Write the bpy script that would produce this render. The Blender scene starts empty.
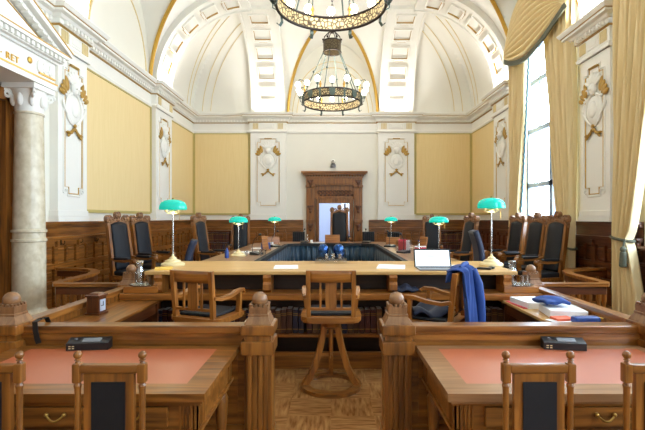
import bpy, bmesh, math, random
from math import sin, cos, pi, sqrt, radians as R
from mathutils import Vector, Matrix

random.seed(7)
scene = bpy.context.scene
COL = scene.collection

# ------------------------------------------------------------------ camera
EYE = 1.77
cam_data = bpy.data.cameras.new('camera')
cam_data.sensor_fit = 'HORIZONTAL'
cam_data.sensor_width = 36.0
cam_data.lens = 430.0 * 36.0 / 645.0
cam_data.shift_x = -(331.0 - 322.5) / 645.0
cam_data.shift_y = (218.0 - 215.0) / 645.0
cam_data.clip_end = 200
cam = bpy.data.objects.new('camera', cam_data)
COL.objects.link(cam)
cam.location = (0, 0, EYE)
cam.rotation_euler = (pi / 2, 0, 0)
scene.camera = cam

# ------------------------------------------------------------------ exposure
scene.view_settings.view_transform = 'Standard'
scene.view_settings.look = 'None'
scene.view_settings.gamma = 1.0
scene.view_settings.exposure = -0.60
scene.view_settings.use_curve_mapping = False
scene.cycles.use_denoising = True
scene.cycles.max_bounces = 10
scene.cycles.diffuse_bounces = 6
scene.cycles.caustics_reflective = False
scene.cycles.caustics_refractive = False
scene.cycles.sample_clamp_indirect = 6.0

# ------------------------------------------------------------------ daylight
world = bpy.data.worlds.new('sky')
scene.world = world
world.use_nodes = True
bg = world.node_tree.nodes['Background']
bg.inputs['Color'].default_value = (0.70, 0.85, 1.0, 1)
bg.inputs['Strength'].default_value = 30.0

XL, XR, YB, YF = -4.63, 4.73, 14.4, -2.6
WIN = [(8.3, 10.6), (4.05, 6.35), (-0.9, 1.6)]      # tall right wall windows (y ranges); unseen third added for foreground light
WZ0, WZ1 = 1.35, 5.9
UPLIGHT_W, CHAND_W, BULB_E = 42.0, 200.0, 22.0
for k, (a, b) in enumerate(WIN):
    ld = bpy.data.lights.new('window_portal', 'AREA')
    ld.shape = 'RECTANGLE'; ld.size = WZ1 - WZ0; ld.size_y = b - a
    ld.cycles.is_portal = True
    lo = bpy.data.objects.new('window_portal', ld); COL.objects.link(lo)
    lo.location = (XR + .32, (a + b) / 2, (WZ0 + WZ1) / 2)
    lo.rotation_euler = (0, R(90), 0)

# ------------------------------------------------------------------ materials
def new_mat(name):
    m = bpy.data.materials.new(name); m.use_nodes = True
    return m, m.node_tree.nodes, m.node_tree.links, m.node_tree.nodes['Principled BSDF']

def srgb(r, g, b):
    f = lambda c: (c / 255 / 12.92) if c / 255 <= .04045 else ((c / 255 + .055) / 1.055) ** 2.4
    return (f(r), f(g), f(b), 1)

def plain(name, col, rough=.5, metal=0, var=.06, scale=8, bump=0, spec=.5, coat=0, sheen=0):
    m, N, L, P = new_mat(name)
    tc = N.new('ShaderNodeTexCoord'); nz = N.new('ShaderNodeTexNoise')
    nz.inputs['Scale'].default_value = scale; nz.inputs['Detail'].default_value = 4
    L.new(tc.outputs['Object'], nz.inputs['Vector'])
    mx = N.new('ShaderNodeMixRGB')
    mx.inputs[1].default_value = tuple(c * (1 - var) for c in col[:3]) + (1,)
    mx.inputs[2].default_value = tuple(min(1, c * (1 + var)) for c in col[:3]) + (1,)
    L.new(nz.outputs['Fac'], mx.inputs[0]); L.new(mx.outputs[0], P.inputs['Base Color'])
    P.inputs['Roughness'].default_value = rough; P.inputs['Metallic'].default_value = metal
    P.inputs['Specular IOR Level'].default_value = spec
    P.inputs['Coat Weight'].default_value = coat; P.inputs['Coat Roughness'].default_value = .32
    P.inputs['Sheen Weight'].default_value = sheen
    if bump:
        bp = N.new('ShaderNodeBump'); bp.inputs['Strength'].default_value = bump; bp.inputs['Distance'].default_value = .01
        L.new(nz.outputs['Fac'], bp.inputs['Height']); L.new(bp.outputs[0], P.inputs['Normal'])
    return m

_w = {}
def wood(tone='oak', axis='x'):
    if (tone, axis) in _w: return _w[(tone, axis)]
    pal = {'oak': ((88, 48, 14), (166, 106, 44), .28), 'dark': ((60, 28, 10), (112, 60, 26), .36),
           'light': ((182, 136, 74), (216, 174, 108), .42), 'recess_shade': ((30, 15, 7), (58, 32, 16), .5), 'walnut': ((112, 74, 44), (160, 116, 76), .34),
           'chair': ((118, 66, 20), (182, 116, 48), .32), 'pale': ((128, 88, 54), (176, 132, 92), .3)}
    a, b, rough = pal[tone]
    m, N, L, P = new_mat('wood_%s_%s' % (tone, axis))
    tc = N.new('ShaderNodeTexCoord'); mp = N.new('ShaderNodeMapping')
    st = {'x': (1.6, 22, 22), 'y': (22, 1.6, 22), 'z': (22, 22, 1.6)}[axis]
    mp.inputs['Scale'].default_value = st
    L.new(tc.outputs['Object'], mp.inputs['Vector'])
    nz = N.new('ShaderNodeTexNoise'); nz.inputs['Scale'].default_value = 1.0
    nz.inputs['Detail'].default_value = 6; nz.inputs['Distortion'].default_value = .6
    L.new(mp.outputs[0], nz.inputs['Vector'])
    rp = N.new('ShaderNodeValToRGB')
    rp.color_ramp.elements[0].position = .3; rp.color_ramp.elements[0].color = srgb(*a)
    rp.color_ramp.elements[1].position = .72; rp.color_ramp.elements[1].color = srgb(*b)
    L.new(nz.outputs['Fac'], rp.inputs['Fac']); L.new(rp.outputs[0], P.inputs['Base Color'])
    P.inputs['Roughness'].default_value = rough; P.inputs['Coat Weight'].default_value = .12; P.inputs['Coat Roughness'].default_value = .3
    bp = N.new('ShaderNodeBump'); bp.inputs['Strength'].default_value = .08; bp.inputs['Distance'].default_value = .004
    L.new(nz.outputs['Fac'], bp.inputs['Height']); L.new(bp.outputs[0], P.inputs['Normal'])
    _w[(tone, axis)] = m
    return m

def parquet():
    m, N, L, P = new_mat('parquet')
    tc = N.new('ShaderNodeTexCoord')
    ch = N.new('ShaderNodeTexChecker'); ch.inputs['Scale'].default_value = 2.6
    ch.inputs[1].default_value = (0, 0, 0, 1); ch.inputs[2].default_value = (1, 1, 1, 1)
    L.new(tc.outputs['Object'], ch.inputs['Vector'])
    cols = []
    for sc in ((30, 5, 1), (5, 30, 1)):
        mp = N.new('ShaderNodeMapping'); mp.inputs['Scale'].default_value = sc
        L.new(tc.outputs['Object'], mp.inputs['Vector'])
        nz = N.new('ShaderNodeTexNoise'); nz.inputs['Scale'].default_value = 1; nz.inputs['Detail'].default_value = 3
        L.new(mp.outputs[0], nz.inputs['Vector'])
        rp = N.new('ShaderNodeValToRGB')
        rp.color_ramp.elements[0].position = .3; rp.color_ramp.elements[0].color = srgb(126, 78, 36)
        rp.color_ramp.elements[1].position = .7; rp.color_ramp.elements[1].color = srgb(190, 138, 82)
        L.new(nz.outputs['Fac'], rp.inputs['Fac']); cols.append(rp)
    mx = N.new('ShaderNodeMixRGB'); L.new(ch.outputs['Fac'], mx.inputs[0])
    L.new(cols[0].outputs[0], mx.inputs[1]); L.new(cols[1].outputs[0], mx.inputs[2])
    L.new(mx.outputs[0], P.inputs['Base Color']); P.inputs['Roughness'].default_value = .24
    return m

def marble():
    m, N, L, P = new_mat('marble')
    tc = N.new('ShaderNodeTexCoord'); nz = N.new('ShaderNodeTexNoise')
    nz.inputs['Scale'].default_value = 9; nz.inputs['Detail'].default_value = 8; nz.inputs['Distortion'].default_value = .3
    L.new(tc.outputs['Object'], nz.inputs['Vector'])
    rp = N.new('ShaderNodeValToRGB')
    rp.color_ramp.elements[0].position = .3; rp.color_ramp.elements[0].color = srgb(200, 186, 156)
    rp.color_ramp.elements[1].position = .68; rp.color_ramp.elements[1].color = srgb(226, 216, 192)
    L.new(nz.outputs['Fac'], rp.inputs['Fac']); L.new(rp.outputs[0], P.inputs['Base Color'])
    P.inputs['Roughness'].default_value = .25
    return m

def glass_pane(name, tint=(1, 1, 1, 1), gl=.08):
    m, N, L, P = new_mat(name); N.remove(P)
    t = N.new('ShaderNodeBsdfTransparent'); t.inputs[0].default_value = tint
    g = N.new('ShaderNodeBsdfGlossy'); g.inputs['Roughness'].default_value = .03
    mx = N.new('ShaderNodeMixShader'); mx.inputs[0].default_value = gl
    L.new(t.outputs[0], mx.inputs[1]); L.new(g.outputs[0], mx.inputs[2])
    L.new(mx.outputs[0], N['Material Output'].inputs['Surface'])
    return m

def glow(name, col, e, base=None, rough=.3):
    m, N, L, P = new_mat(name)
    P.inputs['Base Color'].default_value = base or col
    P.inputs['Emission Color'].default_value = col; P.inputs['Emission Strength'].default_value = e
    P.inputs['Roughness'].default_value = rough
    return m

def weave(name, c1, c2, sc=60, rough=.85):
    m, N, L, P = new_mat(name)
    tc = N.new('ShaderNodeTexCoord'); mp = N.new('ShaderNodeMapping'); mp.inputs['Scale'].default_value = (sc, sc, 2)
    L.new(tc.outputs['Object'], mp.inputs['Vector'])
    nz = N.new('ShaderNodeTexNoise'); nz.inputs['Scale'].default_value = 1; nz.inputs['Detail'].default_value = 2
    L.new(mp.outputs[0], nz.inputs['Vector'])
    mx = N.new('ShaderNodeMixRGB'); mx.inputs[1].default_value = c1; mx.inputs[2].default_value = c2
    L.new(nz.outputs['Fac'], mx.inputs[0]); L.new(mx.outputs[0], P.inputs['Base Color'])
    P.inputs['Roughness'].default_value = rough
    return m

def filigree():
    m, N, L, P = new_mat('pierced_bronze')
    tc = N.new('ShaderNodeTexCoord'); v = N.new('ShaderNodeTexVoronoi'); v.inputs['Scale'].default_value = 16
    v.feature = 'DISTANCE_TO_EDGE'
    L.new(tc.outputs['Object'], v.inputs['Vector'])
    rp = N.new('ShaderNodeValToRGB'); rp.color_ramp.interpolation = 'LINEAR'
    rp.color_ramp.elements[0].position = .05; rp.color_ramp.elements[0].color = srgb(70, 56, 38)
    rp.color_ramp.elements[1].position = .2; rp.color_ramp.elements[1].color = srgb(206, 186, 140)
    L.new(v.outputs['Distance'], rp.inputs['Fac']); L.new(rp.outputs[0], P.inputs['Base Color'])
    P.inputs['Metallic'].default_value = .35; P.inputs['Roughness'].default_value = .4
    return m

M = dict(
    cream=plain('cream_plaster', srgb(236, 233, 220), .7, var=.02, scale=3),
    white=plain('white_stucco', srgb(240, 238, 230), .55, var=.02, scale=4),
    vault=plain('vault_plaster', srgb(233, 231, 222), .75, var=.02, scale=2),
    yellow=weave('yellow_fabric', srgb(228, 202, 144), srgb(240, 217, 164), 45),
    ochre=plain('ochre_border', srgb(190, 172, 104), .6),
    gilt=plain('gilding', srgb(206, 164, 72), .32, .55, var=.15, scale=20),
    pale_gilt=plain('pale_gilding', srgb(222, 202, 150), .5, .1, var=.1, scale=20),
    relief_gold=plain('relief_gold', srgb(176, 138, 62), .4, .3, var=.2, scale=20),
    curtain=weave('curtain_silk', srgb(222, 200, 146), srgb(240, 221, 174), 30, .5),
    fringe=plain('curtain_fringe', srgb(92, 94, 78), .8, var=.3, scale=40),
    teal_fringe=plain('teal_fringe', srgb(70, 104, 112), .8, var=.3, scale=40),
    leather=plain('black_leather', srgb(24, 26, 32), .55, var=.15, scale=14, bump=.2, spec=.3),
    desk_leather=plain('desk_leather', srgb(180, 90, 48), .45, var=.05, scale=6, spec=1.0, coat=.6),
    black=plain('black_plastic', srgb(26, 27, 30), .35, var=.05),
    grey=plain('grey_plastic', srgb(120, 122, 126), .4, var=.04),
    steel=plain('window_steel', srgb(120, 138, 168), .5, var=.04),
    bronze=plain('dark_bronze', srgb(58, 50, 44), .42, .7, var=.2, scale=20),
    verdigris=plain('green_bronze', srgb(84, 98, 92), .45, .5, var=.15, scale=20),
    brass=plain('brass', srgb(196, 158, 84), .28, .9, var=.1),
    chrome=plain('brushed_chrome', srgb(190, 188, 182), .25, .9, var=.05),
    ivory=plain('ivory_enamel', srgb(226, 208, 160), .3, .2, var=.08),
    bulb=glow('bulb', (1, .9, .74, 1), BULB_E),
    shade=glow('green_glass_shade', (0.0, .56, .44, 1), .75, srgb(8, 176, 156), .12),
    glass=glass_pane('window_glass', (.97, .985, 1, 1), .06),
    clear=glass_pane('clear_glass', (.97, .985, .995, 1), .24),
    water=glass_pane('water', (.95, .97, .98, 1), .06),
    paper=plain('paper', srgb(240, 240, 238), .8, var=.02),
    skirt=plain('teal_skirt', srgb(8, 50, 72), .42, var=.15, scale=5, sheen=.3),
    velvet=plain('dark_velvet', srgb(20, 24, 28), .7, var=.1),
    bluecloth=plain('blue_cloth', srgb(34, 68, 136), .7, var=.15, scale=10),
    navy=plain('navy_upholstery', srgb(26, 34, 58), .6, var=.1, scale=10),
    flask=plain('blue_metal', srgb(44, 78, 132), .2, .85, var=.05),
    red=plain('red_card', srgb(206, 66, 84), .6),
    orange=plain('orange_notebook', srgb(226, 104, 70), .6),
    bluebox=plain('blue_plastic', srgb(44, 74, 146), .4),
    yellowpad=plain('yellow_paper', srgb(232, 190, 84), .7),
    iron=plain('cool_white_wall', srgb(206, 214, 232), .7, var=.02),
    marble=marble(), parquet=parquet(), filigree=filigree(),
    screen=glow('lit_screen', (.86, .93, 1, 1), .95),
    face=plain('clock_face', srgb(196, 204, 220), .3),
)
BOOKC = [plain('book_' + n, srgb(*c), .5, var=.12, scale=30) for n, c in
         (('oxblood', (70, 28, 22)), ('brown', (74, 44, 28)), ('maroon', (82, 38, 32)), ('navy', (36, 36, 58)), ('tan', (110, 74, 44)))]

# ------------------------------------------------------------------ mesh helpers
class MB:
    def __init__(s): s.bm = bmesh.new(); s.bev = False
    def _add(s, vs, fs):
        v = [s.bm.verts.new(p) for p in vs]
        out = []
        for f in fs:
            try: out.append(s.bm.faces.new([v[i] for i in f]))
            except ValueError: pass
        return v, out
    def box(s, c, d, rz=0, rx=0, ry=0, bev=0, taper=None):
        hx, hy, hz = d[0] / 2, d[1] / 2, d[2] / 2
        t = taper or (1, 1)
        mt = Matrix.Translation(c) @ Matrix.Rotation(rz, 4, 'Z') @ Matrix.Rotation(ry, 4, 'Y') @ Matrix.Rotation(rx, 4, 'X')
        vs = [mt @ Vector(p) for p in ((-hx, -hy, -hz), (hx, -hy, -hz), (hx, hy, -hz), (-hx, hy, -hz),
              (-hx * t[0], -hy * t[1], hz), (hx * t[0], -hy * t[1], hz), (hx * t[0], hy * t[1], hz), (-hx * t[0], hy * t[1], hz))]
        v, f = s._add(vs, ((3, 2, 1, 0), (4, 5, 6, 7), (0, 1, 5, 4), (1, 2, 6, 5), (2, 3, 7, 6), (3, 0, 4, 7)))
        if bev:
            s.bev = True
            es = list({e for q in f for e in q.edges})
            bmesh.ops.bevel(s.bm, geom=es, offset=bev, segments=2, affect='EDGES', profile=.5)
        return s
    def bb(s, x0, x1, y0, y1, z0, z1, bev=0):
        return s.box(((x0 + x1) / 2, (y0 + y1) / 2, (z0 + z1) / 2), (abs(x1 - x0), abs(y1 - y0), abs(z1 - z0)), bev=bev)
    def lathe(s, prof, c=(0, 0, 0), seg=20, sx=1, sy=1, rot=None):
        mt = Matrix.Translation(c) @ (rot or Matrix.Identity(4))
        vs, fs, n = [], [], len(prof)
        for r, z in prof:
            for k in range(seg):
                a = 2 * pi * k / seg
                vs.append(mt @ Vector((r * cos(a) * sx, r * sin(a) * sy, z)))
        for i in range(n - 1):
            for k in range(seg):
                k2 = (k + 1) % seg
                fs.append((i * seg + k, i * seg + k2, (i + 1) * seg + k2, (i + 1) * seg + k))
        fs.append(tuple(reversed(range(seg)))); fs.append(tuple((n - 1) * seg + k for k in range(seg)))
        s._add(vs, fs); return s
    def ball(s, c, r, sc=(1, 1, 1), seg=14, rot=None):
        pr = [(max(1e-4, r * sin(pi * i / 8)), -r * cos(pi * i / 8)) for i in range(9)]
        mt = (rot or Matrix.Identity(4)) @ Matrix.Diagonal((*sc, 1))
        return s.lathe(pr, c, seg, rot=mt)
    def tube(s, pts, r, seg=8, closed=False, sec=None, up=None):
        pts = [Vector(p) for p in pts]; n = len(pts)
        rs = r if isinstance(r, (list, tuple)) else [r] * n
        sec = sec or [(cos(2 * pi * k / seg), sin(2 * pi * k / seg)) for k in range(seg)]
        seg = len(sec); vs, fs = [], []; prev = None
        for i, p in enumerate(pts):
            a = pts[(i - 1) % n] if (i or closed) else p
            b = pts[(i + 1) % n] if (i < n - 1 or closed) else p
            t = (b - a).normalized()
            if up is not None: ref = Vector(up)
            else: ref = prev if prev is not None else (Vector((0, 0, 1)) if abs(t.z) < .9 else Vector((1, 0, 0)))
            nrm = ref - t * ref.dot(t)
            if nrm.length < 1e-6: nrm = t.orthogonal()
            nrm.normalize(); prev = nrm
            bi = t.cross(nrm)
            for (u, w) in sec: vs.append(p + bi * (u * rs[i]) + nrm * (w * rs[i]))
        m = n if closed else n - 1
        for i in range(m):
            j = (i + 1) % n
            for k in range(seg):
                k2 = (k + 1) % seg
                fs.append((i * seg + k, i * seg + k2, j * seg + k2, j * seg + k))
        if not closed:
            fs.append(tuple(reversed(range(seg)))); fs.append(tuple((n - 1) * seg + k for k in range(seg)))
        s._add(vs, fs); return s
    def bar(s, pts, w, h, up=(0, 0, 1), closed=False):
        return s.tube(pts, 1.0, sec=[(-w / 2, -h / 2), (w / 2, -h / 2), (w / 2, h / 2), (-w / 2, h / 2)], up=up, closed=closed)
    def prism(s, poly, y0, y1, plane='xz'):
        n = len(poly)
        f = {'xz': lambda a, b, y: (a, y, b), 'yz': lambda a, b, y: (y, a, b), 'xy': lambda a, b, y: (a, b, y)}[plane]
        vs = [f(a, b, y0) for a, b in poly] + [f(a, b, y1) for a, b in poly]
        fs = [tuple(range(n)), tuple(reversed(range(n, 2 * n)))]
        fs += [(i, (i + 1) % n, n + (i + 1) % n, n + i) for i in range(n)]
        s._add(vs, fs); return s
    def grid(s, fn, nu, nv):
        vs = [fn(i / nu, j / nv) for i in range(nu + 1) for j in range(nv + 1)]
        fs = [(i * (nv + 1) + j, (i + 1) * (nv + 1) + j, (i + 1) * (nv + 1) + j + 1, i * (nv + 1) + j + 1) for i in range(nu) for j in range(nv)]
        s._add(vs, fs); return s
    def build(s, name, mat, parent=None, loc=(0, 0, 0), rz=0, ang=35, solid=0):
        bm = s.bm
        bmesh.ops.recalc_face_normals(bm, faces=bm.faces[:])
        me = bpy.data.meshes.new(name); bm.to_mesh(me); bm.free()
        for p in me.polygons: p.use_smooth = True
        me.set_sharp_from_angle(angle=R(ang))
        me.materials.append(mat)
        o = bpy.data.objects.new(name, me); COL.objects.link(o)
        o.location = loc; o.rotation_euler = (0, 0, rz)
        if parent is not None: o.parent = parent
        if s.bev:
            md = o.modifiers.new('weighted_normals', 'WEIGHTED_NORMAL'); md.keep_sharp = True
        if solid:
            md = o.modifiers.new('solidify', 'SOLIDIFY'); md.thickness = solid; md.offset = 0
        return o

def tag(o, label=None, cat=None, group=None, kind=None):
    if label: o['label'] = label
    if cat: o['category'] = cat
    if group: o['group'] = group
    if kind: o['kind'] = kind
    return o
def thing(name, label, cat, loc=(0, 0, 0), rz=0, group=None):
    o = bpy.data.objects.new(name, None); COL.objects.link(o)
    o.location = loc; o.rotation_euler = (0, 0, rz); o.empty_display_size = .1
    return tag(o, label, cat, group)
def struct(name, loc=(0, 0, 0), rz=0):
    o = bpy.data.objects.new(name, None); COL.objects.link(o)
    o.location = loc; o.rotation_euler = (0, 0, rz); o['kind'] = 'structure'
    return o
def dup(o, loc=None, rz=None, label=None, group=None, parent=None):
    c = o.copy(); COL.objects.link(c); c.parent = parent
    if loc is not None: c.location = loc
    if rz is not None: c.rotation_euler = (0, 0, rz)
    if label: c['label'] = label
    if group: c['group'] = group
    for ch in list(o.children): dup(ch, parent=c)
    return c

# =================================================================== SETTING
o = MB().bb(XL - .3, XR + .3, YF - .3, YB + .3, -.2, 0).build('floor', M['parquet']); tag(o, kind='structure')
DAIS = .3
o = MB().bb(XL, XR, 6.55, YB, 0, DAIS, bev=.01).build('floor_dais', wood('oak', 'x')); tag(o, kind='structure')

def wall_cells(name, mat, u0, u1, z0, z1, holes, place):
    us = sorted({u0, u1, *[h[0] for h in holes], *[h[1] for h in holes]})
    zs = sorted({z0, z1, *[h[2] for h in holes], *[h[3] for h in holes]})
    mb = MB()
    for i in range(len(us) - 1):
        for j in range(len(zs) - 1):
            cu, cz = (us[i] + us[i + 1]) / 2, (zs[j] + zs[j + 1]) / 2
            if any(h[0] < cu < h[1] and h[2] < cz < h[3] for h in holes): continue
            mb.bb(*place(us[i], us[i + 1]), zs[j], zs[j + 1])
    return tag(mb.build(name, mat), kind='structure')
DX0, DX1, DZ1 = -.40, .62, 2.27
wall_cells('wall_back', M['cream'], XL - .3, XR + .3, 0, 7.9, [(DX0, DX1, DAIS, DZ1)], lambda a, b: (a, b, YB, YB + .3))
LD = (3.45, 5.95, 0, 3.45)       # the portal's doorway in the left wall
wall_cells('wall_left', M['cream'], YF, YB, 0, 7.9, [LD], lambda a, b: (XL - .3, XL, a, b))
wall_cells('wall_right', M['cream'], YF, YB, 0, 7.9, [(a, b, WZ0, WZ1) for a, b in WIN], lambda a, b: (XR, XR + .3, a, b))
wall_cells('wall_rear', M['cream'], XL - .3, XR + .3, 0, 7.9, [], lambda a, b: (a, b, YF - .3, YF))

# ---- vaulted ceiling
ZS, HM, RC = 5.2, 2.5, 2.4
XC = .06
LUN_B = (XC, 1.5, 2.42)
LUN_S = [(9.47, 1.5, 2.42), (4.6, 1.9, 2.42), (.2, 1.9, 2.42)]
def q(t): return 1.0 if t >= 1 else sqrt(max(0, 1 - (1 - t) ** 2))
def ceil_z(x, y):
    d = max(0, min(x - XL, XR - x, YB - y, y - YF))
    z = ZS + HM * q(d / RC)
    c, h, k = LUN_B
    if abs(x - c) < h: z = max(z, ZS + k * sqrt(1 - ((x - c) / h) ** 2))
    for c, h, k in LUN_S:
        if abs(y - c) < h: z = max(z, ZS + k * sqrt(1 - ((y - c) / h) ** 2))
    return z
def uniq(l):
    l = sorted(l); out = [l[0]]
    for a in l[1:]:
        if a - out[-1] > .012: out.append(a)
    return out
cv = [RC * (1 - cos(pi / 2 * i / 26)) for i in range(27)]
lobe = [sin(pi / 2 * i / 18) for i in range(-18, 19)]
xs = uniq([XL + d for d in cv] + [XR - d for d in cv] + [XC + 1.5 * s for s in lobe])
ys = uniq([YB - d for d in cv] + [YF + d for d in cv] + [c + h * s for c, h, k in LUN_S for s in lobe] + [6.7, 7.2, 7.6, 11.5])
xs[0], xs[-1], ys[0], ys[-1] = XL, XR, YF, YB
mb = MB()
nx, ny = len(xs), len(ys)
mb._add([(x, y, ceil_z(x, y)) for x in xs for y in ys],
        [(i * ny + j, (i + 1) * ny + j, (i + 1) * ny + j + 1, i * ny + j + 1) for i in range(nx - 1) for j in range(ny - 1)])
ceiling = tag(mb.build('ceiling', M['vault'], ang=28), kind='structure')
tag(MB().bb(XL - .3, XR + .3, YF - .3, YB + .3, 7.9, 8.0).build('roof_slab', M['cream']), kind='structure')

# gilded groin ribs and gold lines on the vault
ribs = struct('trim_1')
def groin(side, c, h, k, sgn):
    pts = []
    for i in range(0, 29):
        u = sgn * h * cos(pi / 2 * i / 28 * .985)
        zz = k * sqrt(max(0, 1 - (u / h) ** 2))
        d = RC * (1 - sqrt(max(0, 1 - (zz / HM) ** 2)))
        z = ZS + zz - .02
        pts.append({'b': (c + u, YB - d - .02, z), 'l': (XL + d + .02, c + u, z), 'r': (XR - d - .02, c + u, z)}[side])
    return pts
for side, c, h, k in [('b', *LUN_B)] + [(s, *l) for s in 'lr' for l in LUN_S[:2]]:
    for sgn in (-1, 1):
        MB().tube(groin(side, c, h, k, sgn), .05, seg=8).build('gilded_rib', M['gilt'], ribs)
mb = MB()
for rr in (.80, .9):          # concentric arch lines on the back lunette
    mb.tube([(XC + 1.5 * rr * cos(a), YB - .012, ZS + 2.0 * rr * sin(a)) for a in [pi * i / 40 for i in range(41)]], .014, seg=6)
for c, h, k in LUN_S[:1]:
    for X, sg in ((XL, 1),):
        mb.tube([(X + .012 * sg, c + h * .86 * cos(a), ZS + 2.0 * .86 * sin(a)) for a in [pi * i / 40 for i in range(41)]], .014, seg=6)
for sx in (-1, 1):            # paired lines beside the corner creases
    for off in (.0, .28):
        for which in (0, 1):
            pts = []
            for i in range(1, 25):
                d = RC * (1 - cos(pi / 2 * i / 25))
                e = d + off + .32
                x, y = (e, d) if which == 0 else (d, e)
                X = XL + x if sx < 0 else XR - x
                z = ZS + HM * q(d / RC)
                pts.append((X, YB - y, z - .012))
            mb.tube(pts, .012, seg=6)
mb.build('gold_line', M['pale_gilt'], ribs)

# coffered arches over the pilasters
PIL_B = [(-2.67, -1.50), (1.57, 2.76)]
PIL_S = [(7.07, 7.91), (11.02, 12.13)]
def arch_pt(side, u, th, off):
    d = RC * (1 - cos(th)); z = ZS + HM * sin(th)
    nx_, nz_ = cos(th), -sin(th)
    l = sqrt((nx_ / RC) ** 2 + (nz_ / HM) ** 2)
    d += off * (nx_ / RC) / l; z += off * (nz_ / HM) / l
    return {'b': (u, YB - d, z), 'l': (XL + d, u, z), 'r': (XR - d, u, z)}[side]
def arch_patch(mb, side, u0, u1, t0, t1, o0, o1, n=6):
    vs, fs = [], []
    for i in range(n + 1):
        th = t0 + (t1 - t0) * i / n
        vs += [arch_pt(side, u0, th, o0), arch_pt(side, u1, th, o0), arch_pt(side, u1, th, o1), arch_pt(side, u0, th, o1)]
    for i in range(n):
        for k in range(4): fs.append((i * 4 + k, i * 4 + (k + 1) % 4, i * 4 + 4 + (k + 1) % 4, i * 4 + 4 + k))
    fs += [(0, 1, 2, 3), tuple(n * 4 + k for k in (3, 2, 1, 0))]
    mb._add(vs, fs)
ntrim = 1
for side, ranges in (('b', PIL_B), ('l', PIL_S), ('r', PIL_S)):
    for (u0, u1) in ranges:
        ntrim += 1
        root = struct('trim_%d' % ntrim)
        mb = MB(); arch_patch(mb, side, u0 + .03, u1 - .03, .0, pi / 2 * 1.0, -.05, .10, 24); mb.build('coffered_arch', M['vault'], root)
        mb = MB()
        for e0, e1 in ((u0 + .03, u0 + .1), (u1 - .1, u1 - .03)): arch_patch(mb, side, e0, e1, 0, pi / 2, .10, .15, 24)
        mb.build('arch_moulding', M['vault'], root)
        w = u1 - u0; a, b = u0 + .26 * w, u1 - .26 * w
        for k in range(5):
            t0 = R(11 + 15.6 * k); t1 = t0 + R(10.5); e = R(.85); g = .038
            mb = MB()
            arch_patch(mb, side, a, b, t0, t0 + e, .10, .155, 2); arch_patch(mb, side, a, b, t1 - e, t1, .10, .155, 2)
            arch_patch(mb, side, a, a + g, t0 + e, t1 - e, .10, .155, 3); arch_patch(mb, side, b - g, b, t0 + e, t1 - e, .10, .155, 3)
            arch_patch(mb, side, a + .12 * w, b - .12 * w, t0 - e * .9, t0, .10, .15, 2)
            fr = mb.build('coffer_frame', M['white'], root)
            mb = MB()
            arch_patch(mb, side, a + g, b - g, t0 + e, t0 + e * 1.35, .10, .135, 1)
            arch_patch(mb, side, a + g * .2, b - g * .2, t0 - e * .2, t0, .10, .15, 1)
            arch_patch(mb, side, a + .13 * w, b - .13 * w, t0 - e * 1.2, t0 - e * .9, .10, .145, 1)
            arch_patch(mb, side, a + g, a + g * 1.3, t0 + e, t1 - e, .10, .135, 2); arch_patch(mb, side, b - g * 1.3, b - g, t0 + e, t1 - e, .10, .135, 2)
            mb.build('coffer_gilding', M['relief_gold'], fr)

# ---- cornice
PP = .14
def sweep(mb, path, prof, z_add=0):
    path = [Vector((p[0], p[1], 0)) for p in path]; n = len(path); rows = []
    for i, p in enumerate(path):
        nrm = []
        if i > 0: t = (p - path[i - 1]).normalized(); nrm.append(Vector((t.y, -t.x, 0)))
        if i < n - 1: t = (path[i + 1] - p).normalized(); nrm.append(Vector((t.y, -t.x, 0)))
        if len(nrm) == 2:
            bsum = nrm[0] + nrm[1]; off = bsum * (2 / bsum.dot(bsum)) if bsum.length > 1e-6 else nrm[0]
        else: off = nrm[0]
        rows.append([(p + off * o + Vector((0, 0, z + z_add))) for o, z in prof])
    m = len(prof); vs = [v for r in rows for v in r]
    fs = [(i * m + k, (i + 1) * m + k, (i + 1) * m + (k + 1) % m, i * m + (k + 1) % m) for i in range(n - 1) for k in range(m)]
    fs += [tuple(range(m)), tuple(reversed([(n - 1) * m + k for k in range(m)]))]
    mb._add(vs, fs)
def jog_l(y0, y1): return [(XL, y0), (XL + PP, y0), (XL + PP, y1), (XL, y1)]
def jog_r(y0, y1): return [(XR, y1), (XR - PP, y1), (XR - PP, y0), (XR, y0)]
def jog_b(x0, x1): return [(x0, YB), (x0, YB - PP), (x1, YB - PP), (x1, YB)]
path_main = [(XL, YF)] + jog_l(*PIL_S[0]) + jog_l(*PIL_S[1]) + [(XL, YB)] + jog_b(*PIL_B[0]) + jog_b(*PIL_B[1]) + [(XR, YB)] + jog_r(*PIL_S[1])
path_r1 = jog_r(*PIL_S[0])
corn = [(-.02, 4.60), (.05, 4.60), (.06, 4.65), (.03, 4.69), (.03, 4.93), (.06, 4.945), (.06, 4.955), (.08, 4.955), (.08, 5.03), (.12, 5.04), (.15, 5.08), (.23, 5.09), (.23, 5.13), (.26, 5.15), (.29, 5.20), (.29, 5.22), (-.02, 5.22)]
gold1 = [(.02, 4.925), (.068, 4.94), (.068, 4.95), (.02, 4.955)]
gold2 = [(.2, 5.128), (.247, 5.132), (.247, 5.146), (.2, 5.15)]
ntrim += 1
root = struct('trim_%d' % ntrim)
mb = MB(); sweep(mb, path_main, corn); sweep(mb, path_r1, corn); mb.build('cornice', M['white'], root, ang=20)
mb = MB()
for pth in (path_main, path_r1):
    sweep(mb, pth, gold1); sweep(mb, pth, gold2)
mb.build('cornice_gilding', M['relief_gold'], root)
mb = MB()
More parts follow.
